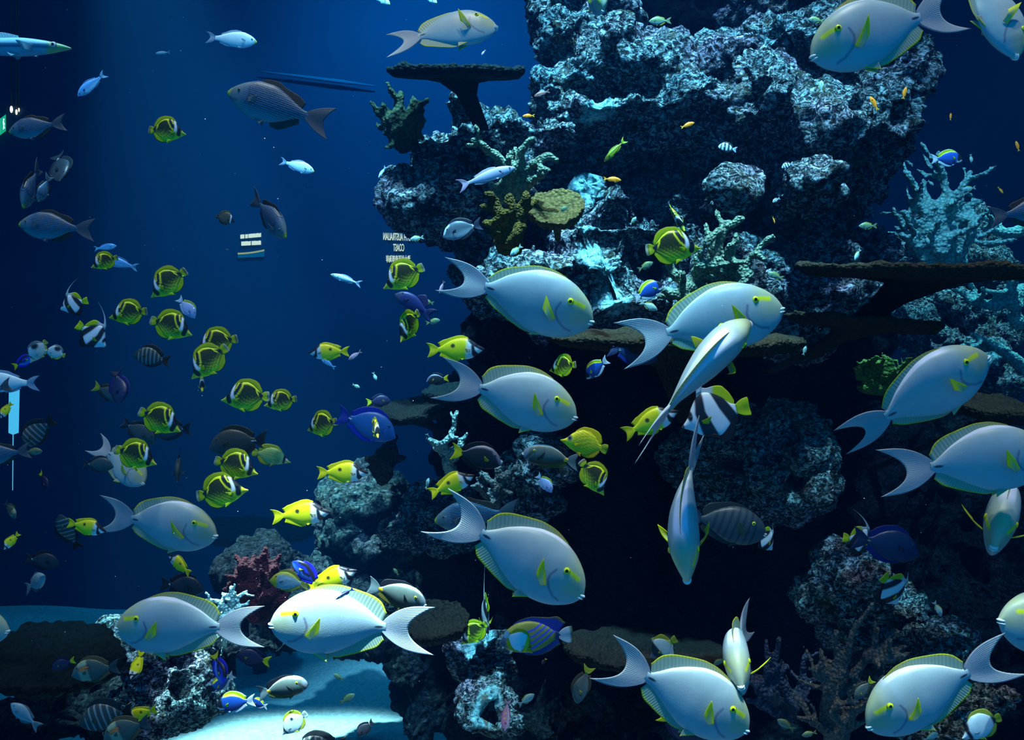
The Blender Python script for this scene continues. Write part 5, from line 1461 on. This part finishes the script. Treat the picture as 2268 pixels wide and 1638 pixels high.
# ------------------------------------------------------------------ fish: the big grey surgeonfish
S = swim
S('surgeon', (1101, 62), (925, 78), 2.25, 'grey surgeonfish above the dark table coral at the top, yellow side fin raised', roll=-28, bend=0.1, pec=1.3)
S('surgeon', (1797, 130), (2046, 38), 2.45, 'large grey surgeonfish at the top of the rock, nose down, tall yellow-edged back fin', bend=-0.1)
S('surgeon', (2250, 130), (2150, -60), 2.5, 'grey surgeonfish cut off by the top edge, seen from below against open water', yaw=10, roll=-48)
S('surgeon', (1312, 715), (1070, 640), 2.7, 'grey surgeonfish with folded side fin and orange back fin over the cyan crusted ledge', roll=10, bend=0.15, open_fin=0.55, pec=0.0, tail_k=0.75)
S('surgeon', (1735, 686), (1480, 742), 2.75, 'grey surgeonfish crossed by another one over its belly, white lips by the thin plate coral', bend=0.1, open_fin=0.75)
S('surgeon', (1660, 716), (1468, 900), 2.35, 'slim grey surgeonfish seen from its back, climbing over the flank of a bigger one', roll=58, yaw=-15, bend=-0.1)
S('surgeon', (1276, 927), (1060, 862), 2.65, 'grey surgeonfish with a bright yellow eye above the all-yellow butterflyfish', bend=-0.15)
S('surgeon', (2190, 792), (1968, 930), 2.55, 'grey surgeonfish rising steeply past the green leafy coral', roll=12, bend=0.1, open_fin=0.6, tail_k=0.6)
S('surgeon', (2325, 1012), (2066, 1040), 2.5, 'grey surgeonfish with its head beyond the frame edge, swimming level under the rising one', bend=0.1, open_fin=0.85)
S('surgeon', (480, 1188), (288, 1152), 2.75, 'pale blue-grey surgeonfish over the dark water, nose above the hazy plate coral', bend=0.05, open_fin=0.8)
S('surgeon', (1290, 1322), (1062, 1180), 2.45, 'grey surgeonfish sloping down towards the dark wall, tail crossing a striped chub', bend=-0.15)
S('surgeon', (1522, 1290), (1512, 1040), 2.5, 'slim grey surgeonfish diving straight down, seen from its back', yaw=25, up=(-0.30, -0.95, 0.1), bend=0.15, open_fin=0.7)
S('surgeon', (257, 1392), (484, 1394), 2.5, 'grey surgeonfish with yellow mask whose tail touches the white one', bend=-0.1)
S('surgeon', (598, 1384), (856, 1390), 2.35, 'brilliant white-lit surgeonfish with a tiny cleaner wrasse at its back', bend=0.05)
S('surgeon', (1655, 1620), (1425, 1495), 2.3, 'lowest grey surgeonfish at the reef foot, diving beside the head-on one', bend=-0.1)
S('surgeon', (1642, 1524), (1622, 1408), 2.4, 'grey surgeonfish facing the window head-on with both yellow side fins spread', yaw=61, up=(-0.18, -0.1, 1.0), bend=0.2, pec=2.4)
S('surgeon', (1922, 1612), (2142, 1488), 2.25, 'big pale surgeonfish nosing down beside the branching coral', bend=0.1, open_fin=0.9)
S('surgeon', (2200, 1215), (2232, 1085), 2.7, 'pale grey surgeonfish under another one, foreshortened, one yellow fin out', yaw=55, roll=15, pec=2.2)
S('surgeon', (2212, 1375), (2420, 1405), 2.4, 'pale surgeonfish head entering from the frame edge, yellow fin folded back', yaw=15)
S('surgeon', (1336, 26), (1302, -40), 2.9, 'grey fish face pointing down from the top edge in front of the rock', yaw=45)
S('surgeon', (318, 1072), (238, 1005), 3.1, 'pale surgeonfish half hidden behind a yellow butterflyfish, white chin and yellow fin showing', yaw=20, roll=-25, pec=2.0)
S('surgeon', (20, 1398), (-140, 1390), 2.8, 'pale fish nose just entering at the frame edge above the dark plate coral', open_fin=0.8)

# ------------------------------------------------------------------ fish: yellow butterflyfish with eye bands
G = 'banded yellow butterflyfish of the shoal'
R_ = [
    ((413, 291), (338, 287), 2.7, 'yellow butterflyfish alone high in open water beside the large dark chub', dict(bend=.1)),
    ((200, 588), (253, 572), 2.8, 'small yellow butterflyfish in front of two blue jacks', dict(yaw=22)),
    ((331, 652), (402, 606), 2.7, 'yellow butterflyfish, nose down, uppermost of the loose chain of them below the jacks', dict()),
    ((241, 697), (315, 690), 2.75, 'yellow butterflyfish directly beside the long-filament bannerfish', dict()),
    ((428, 735), (345, 712), 2.65, 'yellow butterflyfish under the glinting cyan fish', dict()),
    ((432, 768), (514, 752), 2.85, 'yellow butterflyfish mostly hidden behind another, near the striped sailfin tang', dict()),
    ((420, 832), (492, 776), 2.6, 'yellow butterflyfish overlapping its twin, pale rear end raised', dict()),
    ((448, 862), (446, 840), 2.9, 'tiny yellow butterflyfish seen face-on under the overlapping pair', dict(yaw=65)),
    ((490, 878), (583, 878), 2.55, 'yellow butterflyfish leading a pair, tail touching the next one', dict()),
    ((584, 893), (648, 884), 2.65, 'yellow butterflyfish following close behind the tail of another', dict(yaw=15)),
    ((403, 948), (320, 915), 2.5, 'yellow butterflyfish in front of the two ash-grey tangs', dict()),
    ((349, 1021), (266, 998), 2.5, 'yellow butterflyfish covering the pale surgeonfish with the yellow fin', dict()),
    ((573, 1042), (488, 1022), 2.55, 'yellow butterflyfish below the brown tang with the black tail', dict()),
    ((548, 1076), (450, 1096), 2.5, 'bright yellow butterflyfish lowest of the shoal above the pale blue-grey surgeonfish', dict()),
    ((680, 946), (738, 935), 2.7, 'round yellow butterflyfish turning away behind the blue tang tail', dict(yaw=-30)),
    ((838, 965), (826, 935), 2.55, 'narrow yellow butterflyfish seen head-on against the side of the blue tang', dict(yaw=55)),
    ((846, 632), (926, 596), 2.7, 'yellow butterflyfish just under the mirrored reflected lettering', dict()),
    ((884, 752), (922, 698), 2.75, 'slender angled yellow butterflyfish below the dark blue triggerfish', dict(yaw=35)),
    ((1514, 508), (1488, 462), 2.9, 'upright yellow butterflyfish perched above a bigger one near the staghorn coral', dict(yaw=40, up=(-0.6, 0, 1.0))),
    ((1551, 540), (1446, 552), 2.6, 'dark-saddled yellow butterflyfish in front of the lit staghorn coral', dict()),
    ((1217, 815), (1268, 808), 2.7, 'green-yellow butterflyfish turned from view beside the white-tailed tang', dict(yaw=-40, up=(0.15, 0, 1))),
    ((1343, 1092), (1294, 1030), 2.5, 'yellow butterflyfish diving beneath the all-yellow one', dict(bend=.1)),
    ((1018, 1422), (1072, 1384), 3.4, 'dim green butterflyfish over the knobbly white and green crust', dict()),
]
for n_, t_, y_, lb, kw in R_:
    S('raccoon', n_, t_, y_, lb, group=G, **kw)
S('lattice', (645, 1019), (570, 1003), 2.7, 'plain greenish butterflyfish with fine rows behind the brown tang tail')
S('lemon', (1243, 967), (1332, 992), 2.6, 'all-yellow butterflyfish with a dark eye patch under the surgeonfish chin')
S('collared', (522, 488), (484, 480), 2.9, 'small dark brown butterflyfish with a white collar in open water')
S('teardrop', (622, 1622), (672, 1584), 2.6, 'pale butterflyfish with one black spot over the bright sand')
S('pyramid', (1183, 1440), (1126, 1407), 2.5, 'white and golden butterflyfish in front of the blue-lined angelfish')
S('angel', (1106, 1416), (1242, 1406), 2.75, 'olive angelfish with curved bright blue lines and a white tail')
S('striped_angel', (598, 1281), (668, 1292), 2.75, 'yellow-faced angelfish with pale blue stripes beside the red sea fan')
S('saddle', (63, 800), (98, 760), 2.9, 'pale butterflyfish bending down beside a similar one with a black saddle', yaw=20)
S('saddle', (99, 772), (139, 786), 2.8, 'pale butterflyfish with a black saddle patch near the frame edge')
S('regal', (76, 788), (38, 808), 3.0, 'dark blue tang with a yellow tail behind the bending pale butterflyfish')
S('whiteblack', (2128, 1628), (2205, 1592), 2.5, 'white butterflyfish with a black eye bar beside the mottled boulder')

# ------------------------------------------------------------------ fish: yellow rabbitfish
FX = [
    ((683, 778), (758, 778), 2.8, 'yellow rabbitfish swimming beside a small pink fish in open water', dict()),
    ((1073, 768), (968, 774), 2.75, 'yellow rabbitfish with a white raised spine above the surgeonfish tail', dict(pec=0.6)),
    ((816, 1042), (722, 1046), 2.65, 'yellow rabbitfish beneath the blue tang, snout over the reef mound', dict()),
    ((732, 1128), (624, 1142), 2.55, 'largest yellow rabbitfish, dark side spot, in front of the hazy reef mound', dict()),
    ((1049, 1048), (968, 1086), 2.6, 'bright yellow rabbitfish slanting up under the black tang', dict()),
    ((236, 1173), (164, 1160), 2.65, 'yellow rabbitfish in front of a vertical striped grey tang', dict()),
    ((789, 1258), (700, 1296), 2.55, 'yellow and brown rabbitfish behind the regal blue tang', dict()),
    ((374, 1225), (413, 1263), 2.9, 'yellow rabbitfish tucked under the belly of the pale blue-grey surgeonfish', dict(yaw=-15)),
    ((275, 1590), (335, 1573), 2.6, 'yellow rabbitfish with a round black spot by the foot of the lit boulder', dict()),
    ((1500, 905), (1402, 952), 2.65, 'yellow rabbitfish behind the forked tail of the climbing surgeonfish', dict()),
    ((-2, 925), (22, 897), 2.9, 'small yellow rabbitfish at the frame edge beside the bright vertical glow bar', dict()),
    ((5, 1216), (36, 1186), 2.7, 'little yellow rabbitfish low at the frame edge, mouth down', dict(yaw=10)),
    ((292, 1508), (310, 1452), 2.7, 'dark yellow rabbitfish diving nose first onto the lit boulder', dict(yaw=20, up=(1, 0, .2))),
]
for n_, t_, y_, lb, kw in FX:
    S('fox', n_, t_, y_, lb, group='yellow rabbitfish with black and white faces', **kw)

# ------------------------------------------------------------------ fish: chubs
for n_, t_, y_, lb, kw in [
    ((506, 200), (683, 258), 2.5, 'large dark chub with wavy scale rows and black fins in open water', dict()),
    ((20, 290), (118, 275), 2.7, 'grey chub with wavy rows beside the reflected green exit sign', dict()),
    ((42, 494), (172, 506), 2.65, 'grey chub with a brown back fin under the turning pair', dict()),
    ((634, 522), (574, 452), 2.7, 'blue-grey chub turning towards the window beside the small reflected caption', dict(yaw=35, roll=10)),
    ((50, 458), (80, 385), 2.8, 'dim chub heading down, seen from its front, just above the brown-backed chub', dict(yaw=40)),
    ((84, 446), (105, 400), 3.1, 'dim chub half hidden behind its diving neighbour', dict(yaw=20)),
    ((2350, 455), (2226, 476), 2.5, 'dark chub entering at the frame edge in front of the distant corals', dict()),
    ((962, 1150), (1110, 1136), 2.9, 'blue-striped chub behind the forked surgeonfish tail', dict()),
    ((-75, 886), (4, 858), 2.55, 'grey chub tail fin at the frame edge before the cyan glow bar', dict()),
    ((-50, 1012), (42, 1000), 2.7, 'large grey chub cut by the frame edge below the bright glow bar', dict()),
]:
    S('chub', n_, t_, y_, lb, group='lined grey chubs', **kw)
S('palechub', (25, 1556), (74, 1600), 2.6, 'pale blue-grey chub nosing up in the lower corner')
S('palechub', (100, 1276), (66, 1298), 3.0, 'pale dull fish facing forward under a dark tang near the frame edge', yaw=45)
S('sailfin', (128, 1140), (166, 1200), 2.8, 'pale striped tang hanging vertically behind a yellow rabbitfish', yaw=15, up=(-1, 0, 0.4))
S('charcoal', (138, 398), (128, 352), 3.2, 'narrow black fish seen edge-on in dark water', yaw=50, up=(1, -.3, .2))

# ------------------------------------------------------------------ fish: bannerfish
S('banner', (132, 682), (184, 668), 2.8, 'dark-lit bannerfish with curled white filament, uppermost of the pair', group='bannerfish')
S('banner', (238, 765), (182, 726), 2.7, 'bannerfish with a tall straight white filament near the yellow shoal', group='bannerfish', up=(0.55, 0, 1))
S('banner', (1508, 938), (1634, 905), 2.6, 'big bannerfish behind the climbing surgeonfish with yellow rear fins', group='bannerfish')
S('banner_low', (1990, 1335), (1962, 1285), 2.9, 'slanting bannerfish edge-on before the speckled boulder', yaw=-35, up=(0.9, 0, 1.0))
S('banner', (1072, 1388), (1080, 1345), 3.6, 'edge-on bannerfish with a long upright filament behind the dim green butterflyfish', yaw=-60)
S('longfin', (1438, 1452), (1488, 1420), 2.75, 'black-faced bannerfish with white hooked fin tip in front of the curved plate coral', up=(0.35, 0, 1))
S('banner', (1945, 1205), (1880, 1192), 2.95, 'bannerfish mostly behind the navy tang, green-yellow tail showing')
S('banner_low', (1712, 1215), (1685, 1180), 2.9, 'white and black fish fragment beyond the face of the grey barred tang', yaw=-30)

# ------------------------------------------------------------------ fish: tangs
S('powder', (1469, 627), (1416, 655), 2.8, 'powder blue tang with a yellow back over the pale encrusted rock')
S('powder', (1296, 835), (1336, 803), 2.75, 'dark powder blue tang with a white tail under the brown plate coral', yaw=-25)
S('powder', (2132, 350), (2076, 352), 3.6, 'powder blue tang at the top of the distant branching coral')
S('powder', (478, 1560), (548, 1552), 2.5, 'powder blue tang above the sand opening, larger of two together')
S('powder', (556, 1550), (585, 1562), 2.65, 'smaller powder blue tang behind the larger one over the sand', yaw=-20)
S('powder', (465, 1530), (508, 1500), 2.8, 'bright blue and white tang beneath the grey surgeonfish', yaw=20)
S('regal', (497, 1512), (478, 1458), 2.7, 'violet-blue tang dropping down onto another blue tang', yaw=25, up=(1, -.2, .3))
S('pale_tang', (1224, 1088), (1196, 1058), 2.8, 'pale lilac tang with white tail before the small speckled boulder', yaw=15)
S('pale_tang', (434, 702), (402, 668), 3.3, 'glinting cyan-blue fish diving above a yellow butterflyfish')
S('blue', (878, 962), (772, 926), 2.65, 'bright blue tang with an upright tail behind a head-on butterflyfish')
S('regal', (650, 1240), (698, 1288), 2.5, 'regal blue tang with yellow tail over the white-lit surgeonfish')
S('navy', (1458, 790), (1368, 775), 3.0, 'dark navy tang beneath the plate coral, tail spread')
S('navy', (2038, 1222), (1918, 1196), 2.7, 'navy tang in front of a yellow-tailed bannerfish')
S('brownspot', (275, 884), (220, 860), 2.8, 'dark grey fish with a forked yellow tail behind a violet tang')
S('navy', (268, 892), (258, 832), 2.65, 'violet-grey tang hanging vertically before the yellow-tailed fish', yaw=25, up=(1, 0, .3))
S('yellowtail', (108, 1082), (92, 1052), 2.9, 'little violet tang with a bright yellow tail alone near the edge', yaw=25)
S('yellowtail', (113, 1478), (156, 1464), 3.0, 'purple tang with yellow tail above the broad dark plate coral', yaw=10)
S('yellowtail', (524, 1448), (584, 1462), 2.75, 'purple tang with yellow tail between the two lowest surgeonfish of the arch')
S('blacktang', (1112, 1022), (1022, 1003), 2.65, 'black tang with a yellow tail above a slanting yellow rabbitfish')
S('blacktang', (944, 842), (984, 838), 3.2, 'tiny black fish with a yellow rear beside the surgeonfish tail')
S('yellowtail', (865, 885), (822, 890), 3.3, 'dark tang rimmed with yellow over the blue tang back', yaw=-15)
S('sailfin', (297, 782), (362, 797), 2.7, 'striped sailfin tang with a brown tail near the overlapping butterflyfish', bend=.1)
S('sailfin', (48, 985), (106, 938), 2.8, 'brown striped tang rising beside the grey chub at the edge')
S('sailfin', (175, 1598), (274, 1578), 2.55, 'dark striped sailfin tang at the foot of the lit boulder', bend=.05)
S('sailfin', (650, 1662), (745, 1652), 2.5, 'dark back of a tang rising into view over the bright sand')
S('brown', (463, 985), (568, 976), 2.7, 'brown-grey tang with a black tail above the shoal')
S('ash', (345, 978), (284, 942), 2.75, 'ash-grey tang with a dark tail, hidden in part by a butterflyfish')
S('ash', (330, 952), (406, 950), 2.95, 'dim tang whose dark tail shows past the butterflyfish nose')
S('ash', (252, 1030), (196, 1028), 2.75, 'small dark grey tang with a pale lyre tail')
S('ash', (392, 1062), (398, 1015), 2.9, 'narrow grey tang facing forward with both fins out', yaw=55, pec=2.0)
S('greybar', (1696, 1184), (1550, 1150), 2.75, 'dusky grey tang with faint bars behind the diving surgeonfish')
S('charcoal', (452, 1302), (374, 1294), 3.0, 'black tang with a pale tail edge above the masked grey surgeonfish')
S('charcoal', (132, 1246), (70, 1238), 2.95, 'dark tang with a white tail edge over a pale forward-facing fish')
S('charcoal', (790, 1628), (820, 1602), 2.75, 'small black tang over the bright sand beside the arch')
S('shoulder', (158, 1490), (244, 1478), 2.6, 'olive tang with an orange shoulder bar above the lower corner boulder')
S('shoulder', (228, 1632), (312, 1604), 2.5, 'dim orange-barred tang at the bottom below a striped sailfin')
S('shoulder', (36, 1146), (16, 1118), 2.85, 'small grey tang with an orange bar at the frame edge', yaw=20)
S('naso', (1157, 1004), (1258, 1020), 2.65, 'dark naso tang with an orange tail spine over the small speckled boulder')
S('naso', (943, 1340), (838, 1304), 2.6, 'olive naso tang trailing the white-lit surgeonfish back')
S('naso', (684, 1514), (592, 1532), 2.6, 'naso tang with orange tail base in front of the sand opening')
S('cheek', (980, 520), (1050, 500), 3.0, 'dark tang with a white forehead patch under the rock shoulder')
S('trigger', (876, 648), (944, 690), 2.85, 'dark blue triggerfish between two yellow butterflyfish')
S('brownspot', (1274, 1556), (1300, 1490), 2.8, 'brownish tang nosing down with a yellow tail beside the curved plate coral', yaw=10, up=(-1, 0, .3))
S('yellowtail', (1545, 1638), (1478, 1592), 2.75, 'purple fish with a green tail beneath the lowest diving surgeonfish')
S('brownspot', (1892, 1548), (1925, 1512), 2.55, 'olive tang behind the twigs of the dark branching coral')

# ------------------------------------------------------------------ fish: slim and small kinds
S('longfish', (158, 106), (-160, 104), 2.9, 'long silver fish with a pointed green snout entering at the top corner')
S('deepsilver', (-60, 846), (64, 848), 3.0, 'cyan silver jack leaving at the frame edge over the glow bar')
S('deepsilver', (569, 92), (474, 84), 3.0, 'white silver jack with blue tail near the top edge')
S('deepsilver', (696, 379), (632, 360), 3.2, 'white silver jack beneath the large dark chub')
S('bluefish', (172, 212), (224, 170), 3.2, 'blue jack nosing down below the long silver fish', yaw=10)
S('bluefish', (258, 544), (216, 550), 3.4, 'small blue jack behind a yellow butterflyfish, upper of two')
S('bluefish', (230, 574), (294, 590), 3.2, 'blue jack with a wide forked tail behind a yellow butterflyfish')
S('lilac', (1141, 370), (1034, 406), 3.0, 'pale lilac fusilier in front of the pale staghorn coral')
S('silver', (732, 607), (790, 626), 3.2, 'thin cyan fusilier alone in open water')
S('silver', (838, 394), (852, 372), 3.5, 'tiny white fish curling beside the rock shoulder')
S('deepsilver', (864, 9), (825, -14), 3.2, 'pale fish belly cut by the top edge, nearest the open water')
S('deepsilver', (968, 6), (935, -14), 3.3, 'pale fish belly at the top edge above the surgeonfish')
S('paledamsel', (2236, 44), (2232, 14), 3.4, 'white fish hanging vertically at the top corner of open water', yaw=35, up=(1, 0, 0))
for n_, t_, y_, lb, kw in [
    ((1157, 257), (1180, 256), 3.3, 'orange anthias over the rock shoulder mound', {}), ((1538, 271), (1512, 281), 3.15, 'orange anthias in the dark hollow of the outcrop', {}),
    ((1376, 399), (1342, 396), 3.2, 'bright orange anthias above the cyan crust', {}), ((1927, 213), (1942, 240), 3.1, 'orange anthias hanging head-up, bigger of the two by the block', {}),
    ((2007, 192), (2001, 216), 3.2, 'orange anthias hanging head-up, smaller of the two by the block', {}), ((2106, 250), (2105, 264), 3.4, 'orange anthias just off the end of the outcrop', {}),
    ((2250, 312), (2256, 332), 3.4, 'red-orange anthias alone in water by the frame edge', {}), ((1716, 494), (1712, 482), 3.3, 'tiny orange anthias in the dark of the outcrop', {'yaw': 30}),
]:
    S('anthias', n_, t_, y_, lb, **kw)
S('red', (1183, 213), (1212, 203), 3.3, 'dull red anthias in a hollow of the outcrop')
S('pink', (973, 650), (982, 626), 3.0, 'pink anthias hanging before the surgeonfish tail', yaw=20)
S('pink', (772, 796), (796, 780), 3.1, 'pinkish anthias behind the tail of a rabbitfish')
S('pink', (1066, 122), (1074, 112), 3.3, 'tiny pink fish above the dark table coral')
S('wrasse', (1338, 358), (1378, 316), 3.1, 'slender yellow-green wrasse in front of the dark hollow')
S('cleaner', (743, 1327), (778, 1306), 2.15, 'tiny blue-black cleaner wrasse at the back of the white-lit surgeonfish')
S('coral_fish', (1117, 1618), (1124, 1558), 3.0, 'mauve spotted fish hanging by the pale rock knob', yaw=20, up=(-1, 0, 0.2))
for n_, t_, y_, lb, kw in [
    ((1591, 322), (1624, 330), 3.3, 'black and white damselfish in the dark above the round mound', {}), ((1731, 370), (1752, 363), 3.3, 'striped damselfish at the edge of the lit mound', {}),
    ((1711, 447), (1724, 440), 3.4, 'tiny striped damselfish in the darkest part of the outcrop', {}), ((1642, 148), (1628, 148), 3.1, 'tiny striped damselfish before the brown-stained rock', {}),
]:
    S('humbug', n_, t_, y_, lb, **kw)
for sp_, n_, t_, y_, lb, kw in [
    ('damsel', (1437, 47), (1476, 46), 3.2, 'yellow-green damselfish near the top of the outcrop', {}), ('damsel', (1790, 42), (1818, 46), 3.2, 'dull yellow damselfish behind the large surgeonfish head', {}),
    ('paledamsel', (1820, 178), (1819, 200), 3.1, 'pale damselfish hanging under the large surgeonfish chin', {'up': (1, 0, 0)}), ('damsel', (1241, 466), (1258, 457), 3.0, 'grey-green damselfish on the brown table coral', {}),
    ('paledamsel', (1409, 480), (1398, 494), 3.2, 'small pale damselfish above the cyan crust', {'yaw': 20}), ('paledamsel', (1456, 686), (1426, 672), 2.85, 'pale damselfish under the powder blue tang', {}),
    ('damsel', (1446, 580), (1420, 594), 3.0, 'dark green damselfish beneath the dark-saddled butterflyfish', {}), ('damsel', (1700, 604), (1728, 614), 3.2, 'green damselfish on the ledge end', {}),
    ('paledamsel', (1893, 576), (1903, 556), 3.4, 'pale damselfish above the long brown plate', {'yaw': 20}), ('damsel', (1902, 500), (1934, 500), 3.3, 'olive damselfish over the dark gap', {}),
    ('paledamsel', (1785, 766), (1780, 782), 3.0, 'tiny pale damselfish in the dark under the plate corals', {}), ('paledamsel', (1183, 1536), (1155, 1556), 2.9, 'pale damselfish below the angelfish', {}),
    ('damsel', (1580, 1470), (1602, 1460), 2.9, 'yellowish damselfish at the rim of the curved plate coral', {}), ('damsel', (1722, 1592), (1752, 1612), 2.8, 'yellow-green damselfish at the foot of the branching coral', {}),
    ('damsel', (1776, 1628), (1802, 1622), 2.7, 'yellow-edged damselfish at the bottom under the branching coral', {}), ('paledamsel', (2086, 1362), (2072, 1338), 3.2, 'damselfish off the shoulder of the speckled boulder', {}),
    ('damsel', (738, 1492), (756, 1502), 3.8, 'greenish damselfish under the arch over deep blue water', {}), ('damsel', (786, 1536), (760, 1552), 3.6, 'greenish damselfish lower under the arch', {}),
    ('paledamsel', (797, 858), (784, 852), 3.5, 'small pale fish in the haze above the blue tang', {}), ('paledamsel', (834, 842), (828, 828), 3.7, 'faint pale fish in the haze, nearer the reef', {}),
    ('paledamsel', (908, 530), (932, 526), 3.2, 'small pale fish beside the mirrored reflected lettering', {}), ('bluefish', (712, 794), (738, 812), 3.1, 'dark blue fish under the rabbitfish chin', {}),
    ('paledamsel', (950, 1058), (944, 1078), 3.3, 'small yellowish fish before the reef mound', {'yaw': 20}), ('damsel', (975, 708), (950, 714), 3.1, 'small green fish at the tail of the triggerfish', {}),
    ('damsel', (935, 664), (955, 670), 3.2, 'little green fish behind the triggerfish fin', {}), ('damsel', (872, 1258), (880, 1270), 3.3, 'little green fish before the hazy mound', {}),
    ('paledamsel', (2152, 360), (2150, 345), 4.0, 'small white fish above the distant branching coral', {}), ('paledamsel', (2068, 410), (2058, 402), 4.4, 'small white fish within the distant branching coral', {}),
    ('paledamsel', (2132, 420), (2155, 416), 4.2, 'pale yellowish fish on top of the distant reef bank', {}), ('paledamsel', (2058, 540), (2052, 525), 4.4, 'tiny pale fish over the distant cyan rock', {}),
    ('damsel', (500, 552), (506, 553), 3.0, 'minute glinting fish left of the small reflected caption', {}), ('silver', (344, 118), (372, 116), 3.6, 'faint thin fish streak in open water at the top', {}),
    ('paledamsel', (1130, 565), (1150, 548), 3.3, 'small black and white fish under the brown table coral', {}), ('paledamsel', (2078, 1622), (2052, 1636), 2.7, 'pale fish at the bottom behind the white butterflyfish', {}),
    ('blacktang', (1200, 1470), (1208, 1460), 2.9, 'dark small fish under the angelfish belly', {}), ('anthias', (2222, 428), (2212, 416), 4.2, 'red anthias before the distant reef bank', {}),
    ('damsel', (94, 998), (62, 1000), 2.9, 'small green and yellow fish under the brown striped tang', {}),
]:
    S(sp_, n_, t_, y_, lb, **kw)
